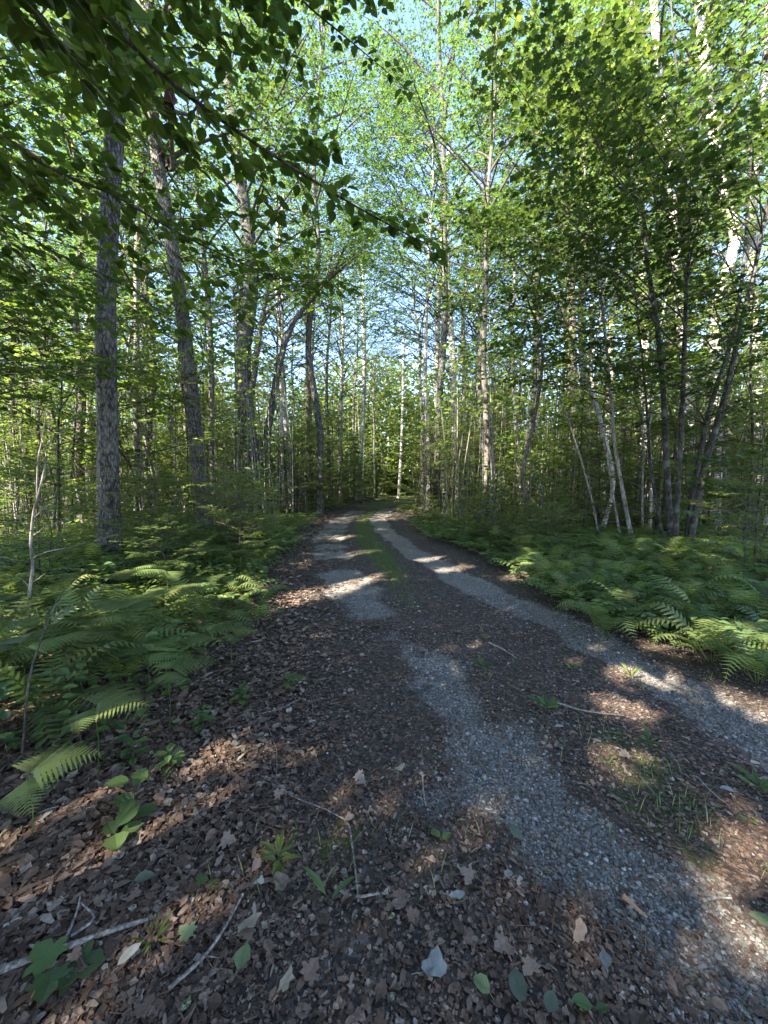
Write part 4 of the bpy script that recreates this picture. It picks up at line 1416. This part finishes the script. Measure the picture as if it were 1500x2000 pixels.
def trunk_with(me, mat):
    key = (me.name, mat.name)
    if key not in TR_M:
        m2 = me.copy(); m2.materials.clear(); m2.materials.append(mat); TR_M[key] = m2
    return TR_M[key]


placed = [(-4.4, 6.2), (-4.7, 9.6), (-5.3, 16.5), (4.2, 7.4), (4.6, 7.0), (5.5, 8.2)]


def plant(kind, x, y, sc, bark, label, group, name, cat):
    k = int(rng.integers(len(VAR[kind])))
    tm, cm = VAR[kind][k]
    r = empty(name, (x, y, H(x, y) - .05), rng.random() * 6.28, label, cat, group, sc)
    r.rotation_euler = ((rng.random() - .5) * .07, (rng.random() - .5) * .07, rng.random() * 6.28)
    link_mesh('trunk', trunk_with(tm, bark), r)
    link_mesh('crown', cm, r)
    return r


def zone_label(x, y, kind):
    side = 'left' if x < 0.5 * (float(xl(y)) + float(xr(y))) else 'right'
    z = 'near' if y < 13 else ('middle' if y < 24 else 'far')
    word = {'near': 'nearer', 'middle': 'deeper', 'far': 'farthest'}[z]
    off_ = (float(xl(y)) - x) if side == 'left' else (x - float(xr(y)))
    e = 'beside the track' if off_ < 4 else ('set back from the track' if off_ < 10 else 'well away from the track')
    return side, f'{e} in the {word} woods on the {side}'


def fill(kind, n, ymin, ymax, dmin, margin, barks, desc, name, cat, scr, power=0.3, wide=1.02, test=None):
    c = 0; tries = 0
    while c < n and tries < n * 200:
        tries += 1
        y = ymin + (ymax - ymin) * rng.random() ** (1 - power)
        x = (rng.random() * 2 - 1) * (y * wide + 1.5)
        if float(xl(y)) - margin < x < float(xr(y)) + margin: continue
        if test and not test(x, y): continue
        if any((x - a_) ** 2 + (y - b_) ** 2 < dmin ** 2 for a_, b_ in placed): continue
        placed.append((x, y))
        bk = barks[int(rng.integers(len(barks)))]
        d = desc[bk]
        side, zl = zone_label(x, y, kind)
        plant(kind, x, y, scr[0] + (scr[1] - scr[0]) * rng.random(), BARKS[bk], f'{d} {zl}', f'{d}, {zl}', name, cat)
        c += 1
    print(kind, c)


T_DESC = {'grey': 'tall grey-barked tree', 'birch': 'tall white birch', 'pale': 'tall pale-barked tree', 'brown': 'tall brown-barked tree'}
P_DESC = {'sap': 'slender dark pole tree', 'pale': 'slender pale pole tree', 'birch': 'slender young birch', 'brown': 'slender brown pole tree', 'grey': 'slender grey pole tree'}
is_l = lambda x, y: x < 0.5 * (float(xl(y)) + float(xr(y)))
KEY = [(495, 16.5, 75), (390, 9.6, 40), (215, 6.2, 34), (602, 23.5, 16), (710, 33, 16), (858, 22, 26), (889, 21, 24), (1120, 15.5, 36), (270, 10.5, 16), (560, 20, 24), (782, 40, 20)]
LOWKEY = [(1000, 13, 150), (495, 16.5, 45), (1120, 15.5, 30), (862, 20, 20), (770, 60, 30)]


def clear(x, y, k=1.0):
    """no shared tree right in front of the trees the photograph shows plainly"""
    px = CX + F_PX * x / y
    return not any(y < ky and abs(px - kx) < kw * k for kx, ky, kw in KEY)


for k_, (x_, y_) in enumerate([(-1.0, 43), (0.2, 47.5), (-2.9, 37), (2.9, 27.5), (-3.9, 27), (2.4, 20.5), (-1.9, 49), (4.6, 34)]):
    bk = ['grey', 'birch', 'brown', 'pale'][k_ % 4]; placed.append((x_, y_))
    plant('tall', x_, y_, 1.0, BARKS[bk], ['tall grey tree on the inside of the far bend', 'tall birch closing the view straight down the track', 'brown tree just before the bend on the left', 'pale tree beside the right rut before the bend',
          'grey tree on the left verge across from the two birches', 'slim birch nearest the right verge before the bend', 'brown tree behind the bend, left of the closing birch', 'pale tree on the right where the track swings away'][k_], None, 'forest_tree', 'tree')
for x_, y_, lb in [(-3.1, 18.2, 'tall grey tree arching over the track from the left, its crown closing the sky'), (2.5, 18.0, 'tall grey tree on the right verge whose crown meets the one across the track')]:
    placed.append((x_, y_)); plant('tall', x_, y_, 1.3, M_GREY, lb, None, 'forest_tree', 'tree')
fill('tall', 32, 11, 33, 1.7, 1.0, ['grey', 'brown', 'grey', 'pale', 'brown', 'birch'], T_DESC, 'forest_tree', 'tree', (.8, 1.1), .1, test=lambda x, y: is_l(x, y) and clear(x, y))
fill('tall', 38, 11, 33, 1.7, 1.0, ['grey', 'birch', 'pale', 'brown', 'grey'], T_DESC, 'forest_tree', 'tree', (.8, 1.1), .1, test=lambda x, y: not is_l(x, y) and clear(x, y))
fill('tall', 12, 34, 50, 2.0, 1.0, ['grey', 'birch', 'pale'], T_DESC, 'forest_tree', 'tree', (.7, .95), .1, test=clear)
fill('pole', 62, 9, 46, .75, .8, ['sap', 'brown', 'grey', 'sap', 'pale'], P_DESC, 'pole_tree', 'young tree', (.8, 1.2), .1, test=lambda x, y: is_l(x, y) and clear(x, y))
fill('pole', 62, 9, 46, .75, .8, ['sap', 'pale', 'birch', 'brown', 'grey'], P_DESC, 'pole_tree', 'young tree', (.8, 1.2), .2, test=lambda x, y: not is_l(x, y) and clear(x, y))
fill('bush', 260, 7.2, 46, .5, .3, ['sap', 'pale', 'sap'],
     {'sap': 'leafy dark-stemmed sapling', 'pale': 'leafy pale-stemmed sapling'}, 'leafy_sapling', 'sapling', (.7, 1.3), .05, test=lambda x, y: clear(x, y, .3) and not any(y < ky and abs(CX + F_PX * x / y - kx) < kw for kx, ky, kw in LOWKEY))

# small broad-leaved shrubs among the ferns of the banks
def shrub_ok(x, y):
    o_ = max(float(xl(y)) - x, x - float(xr(y)))
    return 0.35 < o_ < 3.5 and not (1120 < CX + F_PX * x / y < 1460 and y < 8.5) and not (130 < CX + F_PX * x / y < 290 and y < 6.2) and not (350 < CX + F_PX * x / y < 440)


c0 = len(placed)
fill('bush', 44, 3.6, 9.5, .45, .3, ['sap'], {'sap': 'knee-high leafy shrub'}, 'small_shrub', 'shrub', (.16, .38), .3, test=shrub_ok)
# a fallen log in the shade of the right woods
for (x0, y0, x1, y1, r_, lb) in [(9.6, 11.2, 13.2, 12.6, .13, 'dark fallen log lying in the shade near the right edge of the photo'), (5.2, 11.5, 7.4, 10.6, .07, 'thin fallen pole among the stems beyond the right bank'), (-9.5, 11.0, -6.6, 12.2, .09, 'fallen grey pole on the forest floor at the left')]:
    g = Geo(); z0 = H(x0, y0) + r_
    P = smooth_path([(x0, y0, z0 + .05), ((x0 + x1) / 2, (y0 + y1) / 2 + .1, z0 + .12), (x1, y1, z0 + .35)], 9)
    tube(g, P, np.linspace(r_, r_ * .6, 9), 9, 0, .5, .12)
    root = empty('fallen_log', (x0, y0, z0), 0, lb, 'log')
    g.build('stem', [M_BROWN], root, (x0, y0, z0))
    g = Geo()
    A, T = at(P, np.linspace(.2, .9, 6))
    thin(g, A, A + norm(rng.normal(size=A.shape) * .5 + UP) * .35, np.full(6, .012), 0)
    g.build('broken_branch', [M_DEADTWIG], root, (x0, y0, z0))

# the leaves of the countless further saplings: level layers between the trunks
ul = Geo()
n_ = 3600
x, y = scatter(n_, 9.5, 46, .1, 1.05)
kp = (x < xl(y) - 1.0) | (x > xr(y) + 1.0) | (y > 47)
x, y = x[kp], y[kp]
for k in range(len(x)):
    m = 30
    zc = 0.5 + 6.5 * rng.random() ** 1.3
    rad = 0.5 + .7 * rng.random()
    a_ = rng.random(m) * 6.28; q = np.sqrt(rng.random(m)) * rad
    P = np.stack([x[k] + q * np.cos(a_), y[k] + q * np.sin(a_), zc + .18 * rng.normal(size=m) - .12 * q], 1)
    D, N = flat_frames(m, .8)
    leaves(ul, LEAF4, P, D, N, .125 + .09 * rng.random(m), 0)
    thin(ul, np.array([[x[k], y[k], H(x[k], y[k])]]), np.array([[x[k] + .1, y[k], zc]]), np.array([.012]), 1)
o = ul.build('understory_foliage', [M_UNDER, M_SAPB])
tag(o, 'level layers of leaves of countless saplings filling the space between the trunks', 'undergrowth', None, 'stuff')

# far wood as one mass
fg = Geo()
n_ = 190000
az = (rng.random(n_) - .5) * R(118)
az[:45000] = (rng.random(45000) - .4) * R(30)
rr = 44 + 34 * rng.random(n_)
x, y = rr * np.sin(az), rr * np.cos(az)
z = 18 * rng.random(n_) ** 1.5
topn = 12 + 8 * fnoise(az * 22, rr * .12, 81)
keep = (z < topn) & ~((x > xl(y) - 1) & (x < xr(y) + 1) & (z < 3) & (y < 55)) & (fnoise(x * .45 + 9, z * .6 + y * .3, 91) > .30)
x, y, z = x[keep], y[keep], z[keep]
P = np.stack([x, y, z], 1)
D, N = flat_frames(len(x), .9)
N = rng.normal(size=N.shape)
leaves(fg, LEAF4, P, D, N, .34 + .36 * rng.random(len(x)), 0)
n_ = 700
az = (rng.random(n_) - .5) * R(116); rr = 42 + 34 * rng.random(n_)
x, y = rr * np.sin(az), rr * np.cos(az)
kp = ~((x > xl(y) - 1) & (x < xr(y) + 1))
x, y = x[kp], y[kp]
A = np.stack([x, y, 0 * x], 1); B = A + np.stack([rng.normal(size=len(x)) * .5, rng.normal(size=len(x)) * .5, 9 + 7 * rng.random(len(x))], 1)
thin(fg, A, B, .05 + .09 * rng.random(len(x)), 1)
o = fg.build('distant_woods', [M_UNDER, M_PALE])
tag(o, 'distant woods closing the view behind the last separate trees', 'woods', None, 'stuff')

# thin stems too many to count between the trees
tg = Geo()
n_ = 1900
x, y = scatter(n_, 9, 44, .2, 1.05)
kp = (x < xl(y) - .6) | (x > xr(y) + .6)
x, y = x[kp], y[kp]
A = np.stack([x, y, height(x, y) - .03], 1); hh = 1.5 + 4.5 * rng.random(len(x))
B = A + np.stack([rng.normal(size=len(x)) * .25, rng.normal(size=len(x)) * .25, hh], 1)
thin(tg, A, B, .008 + .016 * rng.random(len(x)) ** 2, 0, (A + B) / 2 + rng.normal(size=A.shape) * .08)
o = tg.build('brushwood', [M_PALE])
tag(o, 'countless thin bare stems standing between the trees', 'brush', None, 'stuff')

# ------------------------------------------------------------------ trees behind the camera to the left: they shade the track
def shade_tree(x, y, Ht, ll, nl, k):
    b = np.array([x, y, H(x, y) - .05])
    root = empty('shade_tree', tuple(b), 0, 'tall tree standing behind the viewer, shading the track', 'tree', 'trees behind the viewer')
    P = smooth_path([b, b + (.1, .1, Ht * .4), b + (-.1, .1, Ht * .75), b + (0, 0, Ht)], 16)
    tg = Geo(); trunk_tube(tg, P, .16, .04, 10); tg.build('trunk', [M_GREY], root, b)
    cg = Geo()
    crown_gen(cg, P, .22, nl, ll, .19, nsub=6, ntw=7, kl=5, tw=.6, filt=sunny, r_l=.03, rise=.35, prof=lambda f: 1.0 - .45 * f)
    cg.build('crown', [M_CANOPY, M_TWIG], root, b)


k = 0
perp = np.array([-SAZ[1], SAZ[0]])
for back, Ht in ((5.5, 12), (9.5, 15), (14.0, 18), (19.0, 20)):
    for lat in np.arange(-8.5, 9.1, 2.7):
        c = np.array([1.5, 3.0]) - SAZ * back + perp * (lat + (1.2 if k % 2 else 0) + rng.normal() * .3)
        k += 1
        if c[1] > -1.0 and abs(c[0]) - 2.6 < c[1] * 1.02:
            continue
        if np.hypot(c[0], c[1]) < 2.0:
            continue
        shade_tree(float(c[0]), float(c[1]), Ht, 2.9, 28, k)
for x, y in [(6, -4), (9, 0.5), (3.5, -9), (12, -6), (0, -14), (8, -12), (11, 5)]:  # unseen trees added to cut the skylight coming from behind
    plant('tall', x, y, .9, M_GREY, 'unseen tall tree added behind and to the right of the viewer, dimming the skylight', 'added trees behind right of the viewer', 'shade_tree', 'tree')
print('shade trees', k)

# ------------------------------------------------------------------ single things lying on the ground
def lay_leaf(name, label, px, py, size, tm, mat, rz, tint=.5, curl=.25, tilt=.12, seed=1):
    p = G(px, py)
    z = H(p[0], p[1]) + .035
    g = Geo()
    if tm == 'ragged':
        t = ragged(seed, 13, 1.0, .28)
    elif tm == 'ovate':
        t = (OV * np.array([1, 1.0, 1.2]) + (rng.random(OV.shape) - .5) * [.06, .08, .12], OVATE[1])
    else:
        t = MAPLE
    V = t[0].copy(); V[:, 0] -= .5
    V[:, 2] += curl * (V[:, 0] ** 2) * .6
    g.add(V * size, t[1], 0, tint + .15 * (rng.random(len(V)) - .5), True)
    tube(g, np.array([[-.5, 0, 0], [-.62, .02, .03], [-.78, .05, .02]]) * size, [.0012, .001, .0008], 4, 0, tint)
    o = link_mesh(name, g.mesh(name, [mat]), None, (p[0], p[1], z), ((rng.random() - .5) * tilt * 2, (rng.random() - .5) * tilt * 2, rz))
    return tag(o, label, 'leaf')


for a_ in [
    ('fallen_leaf', 'large pale grey ragged dead leaf near the bottom of the photo', 848, 1912, .095, 'ragged', M_LGREY, .4, .5, .3, .1, 3),
    ('fallen_leaf', 'round dark green-grey fallen leaf right of the large pale grey one', 1010, 1955, .085, 'ovate', M_LDARK, 1.4, .5),
    ('fallen_leaf', 'olive spotted fallen leaf left of the round dark leaf', 940, 1948, .06, 'ovate', M_LOLIVE, 2.2, .8),
    ('fallen_leaf', 'narrow bluish green leaf lying beside the gravel rut', 1006, 1640, .068, 'ovate', M_LDARK, 1.9, .9),
    ('fallen_leaf', 'pale curled leaf on the litter left of the gravel', 892, 1772, .06, 'ragged', M_LGREY, .1, .7, .5, .4, 7),
    ('fallen_leaf', 'small round grey leaf above the pale curled one', 993, 1730, .042, 'ovate', M_LGREY, .7, .3),
    ('fallen_leaf', 'tan crumpled leaf in the middle of the track', 780, 1510, .06, 'ragged', M_LTAN, .2, .7, .4, .2, 5),
    ('fallen_leaf', 'pale pinkish leaf lying in front of the broad-leaved weed', 1093, 1432, .055, 'ovate', M_LGREY, .3, .9),
    ('fallen_leaf', 'bluish grey leaf with a bent tip in the lower left litter', 255, 1885, .065, 'ovate', M_LGREY, 1.0, .8, .5, .4),
    ('fallen_leaf', 'tan and brown blotched leaf near the lower left centre', 490, 1825, .07, 'ragged', M_LTAN, .6, .4, .3, .2, 9),
    ('fallen_leaf', 'pale green notched leaf above the twig at lower left', 364, 1836, .055, 'maple', M_LOLIVE, 2.8, .9),
    ('fallen_leaf', 'brown leaf with a green half near the bottom edge', 475, 1885, .07, 'ovate', M_LOLIVE, 1.5, .4),
    ('fallen_leaf', 'yellowish speckled dead leaf at the bottom left of centre', 560, 1938, .065, 'ragged', M_LTAN, 1.0, .6, .3, .2, 12),
    ('fallen_leaf', 'wide brown leaf lit at its edge, left of the fern-like seedling', 548, 1745, .075, 'ragged', M_LBROWN, 2.2, .6, .3, .2, 15),
    ('fallen_leaf', 'round leaf, greenish grey, under the lowest bracken', 285, 1728, .07, 'ovate', M_LDARK, .4, .9),
    ('fallen_leaf', 'orange brown curled leaf in the sunny spot by the bracken', 455, 1462, .06, 'ragged', M_LTAN, 1.2, .4, .5, .5, 21),
    ('fallen_leaf', 'grey leaf lying on the stones at the lower right', 1180, 1900, .05, 'ovate', M_LGREY, 1.3, .2),
    ('fallen_leaf', 'olive leaf at the right edge near the sunlit streak', 1488, 1815, .075, 'ovate', M_LOLIVE, 2.3, .7, .4, .4),
    ('fallen_leaf', 'pale leaf low on the right side of the moss', 1418, 1560, .055, 'ovate', M_LGREY, 2.6, .5),
    ('fallen_leaf', 'yellow leaf on the ground at the right edge', 1475, 1508, .05, 'ovate', M_LTAN, .1, .9),
    ('fallen_leaf', 'small pale upright leaf tip lower left of the pale root', 510, 1735, .04, 'ragged', M_LGREY, .1, .9, .5, .6, 25),
    ('fallen_leaf', 'green round leaf on the left bank beside the sarsaparilla', 347, 1418, .06, 'ovate', M_LOLIVE, .2, .5),
    ('fallen_leaf', 'brown dead leaf among stones below the orange wood chip', 1130, 1845, .055, 'ragged', M_LBROWN, .7, .8, .4, .3, 28),
    ('fallen_leaf', 'dark purple-grey leaf at the bottom edge right of centre', 1075, 1985, .06, 'ovate', M_LDARK, .9, .3),
]:
    lay_leaf(*a_)


def stick(label, line, r, mat=None, name='fallen_stick', lift=.012, forks=()):
    mat = mat or M_STICK
    pts = []
    for a_, b_ in line:
        p = G(a_, b_); p[2] = H(p[0], p[1]) + lift + r
        pts.append(p)
    P = smooth_path(pts, 12)
    base = P[0].copy()
    g = Geo()
    tube(g, P, np.linspace(r, r * .55, 12), 7, 0, .5, .18)
    # end caps
    for i in (0, -1):
        tube(g, np.array([P[i], P[i] + (P[i] - P[1 if i == 0 else -2]) * .02]), [r * (1 if i == 0 else .55), .0005], 7)
    root = empty(name, tuple(base), 0, label, 'stick')
    g.build('stem', [mat], root, base)
    for fk in forks:
        f2 = Geo()
        q = []
        for k_, (a_, b_) in enumerate(fk):
            p = G(a_, b_); p[2] = H(p[0], p[1]) + lift + r + .01 * k_; q.append(p)
        tube(f2, smooth_path(q, 7), np.linspace(r * .5, r * .2, 7), 5, 0, .5, .15)
        f2.build('side_twig', [mat], root, base)


stick('long pale branch lying at the lower left corner', [(-40, 1925), (60, 1885), (150, 1855), (230, 1825), (290, 1805)], .011, forks=[[(120, 1865), (150, 1800), (158, 1770)], [(140, 1840), (185, 1810), (160, 1785)]])
stick('long thin stick slanting up through the litter left of centre', [(330, 1940), (400, 1875), (440, 1820), (475, 1755)], .006, forks=[[(400, 1875), (430, 1885)]])
stick('short grey stick just above the long slanting one', [(210, 1695), (228, 1680), (246, 1662)], .007)
stick('bare thin branch arching along the litter toward the track', [(700, 1770), (685, 1640), (665, 1600), (545, 1545), (542, 1470), (515, 1400)], .0035)
stick('straight twig pointing from the bracken to the track', [(505, 1395), (545, 1385), (575, 1370)], .004)
stick('pale curved root-like stick beside the sunny reddish spot', [(655, 1742), (690, 1762), (742, 1755)], .006)
stick('short dark stick lying on the gravel patch', [(800, 1355), (820, 1346), (846, 1336)], .012, M_SAPB)
stick('thin stick lying across the middle of the track by the weed', [(1085, 1378), (1140, 1395), (1215, 1405)], .006)
stick('brown twig between the two ruts higher up the track', [(955, 1260), (985, 1275), (1010, 1293)], .008)
stick('thin upright-looking twig left of the gravel', [(825, 1512), (827, 1545), (832, 1572)], .005)
stick('dark thin stick lying in the moss on the right', [(1245, 1520), (1290, 1570), (1365, 1610)], .005, M_SAPB)
stick('twig near the right edge beside the sunlit streak', [(1375, 1752), (1400, 1748), (1430, 1756)], .006)
stick('thin diagonal twig at the right of the moss patch', [(1360, 1525), (1395, 1560), (1420, 1580)], .003)
# orange split wood
p = G(1240, 1770)
g = Geo()
for dx, ln, an in ((0, .075, .5), (.012, .05, .7)):
    c, s = math.cos(-1.0 + an * .2), math.sin(-1.0 + an * .2)
    V = np.array([[-.5, -.12, 0], [.5, -.04, 0], [.5, .04, 0], [-.5, .14, 0], [-.5, -.10, .12], [.5, -.02, .05], [.5, .03, .05], [-.5, .1, .1]]) * ln
    V[:, 0] += dx
    V = np.stack([V[:, 0] * c - V[:, 1] * s, V[:, 0] * s + V[:, 1] * c, V[:, 2]], 1)
    g.add(V, [[0, 3, 2, 1], [4, 5, 6, 7], [0, 1, 5, 4], [1, 2, 6, 5], [2, 3, 7, 6], [3, 0, 4, 7]], 0, .6)
o = link_mesh('wood_chip', g.mesh('wood chip', [M_WOODCHIP]), None, (p[0], p[1], H(p[0], p[1]) + .02), (.1, .1, 0))
tag(o, 'bright orange splinter of wood lying on the gravel', 'wood')


# small plants with labels of their own
def weed(label, px, py, n, ln, hgt, tm, mat=M_HERB, wid=1.0, up=.5, name='weed', cat='weed', stem=True):
    p = G(px, py); z = H(p[0], p[1])
    root = empty(name, (p[0], p[1], z), 0, label, cat)
    for k_ in range(n):
        g = Geo()
        az = k_ * 2.4 + rng.random() * .6
        d = np.array([math.cos(az), math.sin(az), up * (.4 + .8 * rng.random())])
        st = UP * hgt * (k_ + 1) / n if stem else np.zeros(3)
        D = norm(d)
        a0 = st + D * ln * .12
        leaves(g, tm, a0[None], D[None], (UP - D * .3)[None], ln * (.75 + .5 * rng.random()), 0, None, wid)
        thin(g, st[None], a0[None], np.array([.0012]), 0)
        g.build('leaf', [mat], root)
    if stem:
        g = Geo(); tube(g, np.array([[0, 0, -.01], [.004, 0, hgt * .5], [0, 0.003, hgt]]), [.0022, .0016, .001], 5)
        g.build('stem', [M_TWIG], root)


weed('broad-leaved green weed growing between the ruts beside a thin stick', 1068, 1392, 7, .10, .03, OVATE, wid=.55, up=.8)
weed('low green weed higher up the track middle', 940, 1305, 6, .09, .02, OVATE, wid=.5, up=.5)
weed('round green leaf plant near the far end of the brown twig', 948, 1250, 3, .06, .04, OVATE)
weed('feathery dark green seedling in the litter left of centre', 545, 1690, 14, .075, .05, OVATE, M_FERN, .35, .6, 'seedling', 'seedling')
weed('long narrow single leaf plant standing beside the pale curved stick', 642, 1768, 2, .11, .02, OVATE, M_HERB, .3, 1.2)
weed('pair of small round green leaves sprouting in the gravel edge', 862, 1645, 2, .04, .02, OVATE, name='seedling', cat='seedling', up=.2)
weed('two yellow green oval leaves sprouting at the bottom edge', 1160, 1985, 2, .045, .02, OVATE, name='seedling', cat='seedling', up=.2)
weed('maple seedling with big notched leaves at the lower left corner', 110, 1905, 3, .10, .04, MAPLE, M_HERB, 1.0, .15, 'seedling', 'seedling')
weed('small maple leaf seedling below the sunny reddish streak', 400, 1735, 2, .055, .02, MAPLE, M_HERB, 1.0, .1, 'seedling', 'seedling')
weed('leafy green weed near the right edge above the sunlit streak', 1480, 1545, 8, .09, .02, OVATE, wid=.4, up=.5)
weed('tiny bright green sprout right of the moss', 1462, 1615, 3, .03, .02, OVATE, name='seedling', cat='seedling')
weed('thin-leaved weed in the moss with one long pale leaf', 1268, 1452, 5, .07, .02, OVATE, wid=.4)
weed('dark round-leaved plant under the bracken at left', 225, 1640, 4, .09, .05, OVATE, M_HERB, 1.2, .2)
weed('tall two-stemmed plant with round leaves standing in front of the bracken', 262, 1600, 6, .085, .22, OVATE, M_HERB, 1.1, .1)
weed('spiky green grass-like tuft beside the bluish leaf', 300, 1840, 16, .07, .01, OVATE, M_GRASS, .08, 1.0, 'grass_tuft', 'grass tuft', False)
weed('pale dry grass tuft in the sunny spot on the right rut', 1232, 1318, 18, .10, .01, OVATE, M_GRASS, .06, 1.6, 'grass_tuft', 'grass tuft', False)
weed('short yellow grass tuft left of the sunny rut spot', 1118, 1310, 12, .07, .01, OVATE, M_GRASS, .07, 1.3, 'grass_tuft', 'grass tuft', False)
for px, py, h, lb in [(395, 1420, .12, 'low sarsaparilla with pale leaflets at the edge of the litter'), (470, 1370, .10, 'sarsaparilla plant nearest the track on the left'),
                      (260, 1490, .16, 'sarsaparilla with notched leaflets under the widest bracken'), (330, 1500, .10, 'sarsaparilla lit by a spot of sun beside a thin stem')]:
    weed(lb, px, py, 13, .07, h, OVATE, M_HERB, .85, .05, 'sarsaparilla', 'herb')
for px, py, n, lb in [(118, 1330, 9, 'cluster of sunlit broken orange stalks in the ferns at left')]:
    p = G(px, py); root = empty('broken_stalks', (p[0], p[1], H(p[0], p[1])), 0, lb, 'stump')
    for k_ in range(n):
        g = Geo(); a0 = np.array([(k_ - n / 2) * .018, rng.normal() * .01, -.01])
        tube(g, np.array([a0, a0 + (0.005, 0, .1 + .05 * rng.random())]), [.005, .003], 5, 0, .6)
        g.build('stalk', [M_WOODCHIP], root)

nm = {}
for o_ in COL.objects:
    if o_.get('label') and len(o_['label'].replace('-', ' ').split()) > 16: print('LONG', o_['label'])
print('objects', len(bpy.data.objects), 'tris', sum(len(m.polygons) for m in bpy.data.meshes))
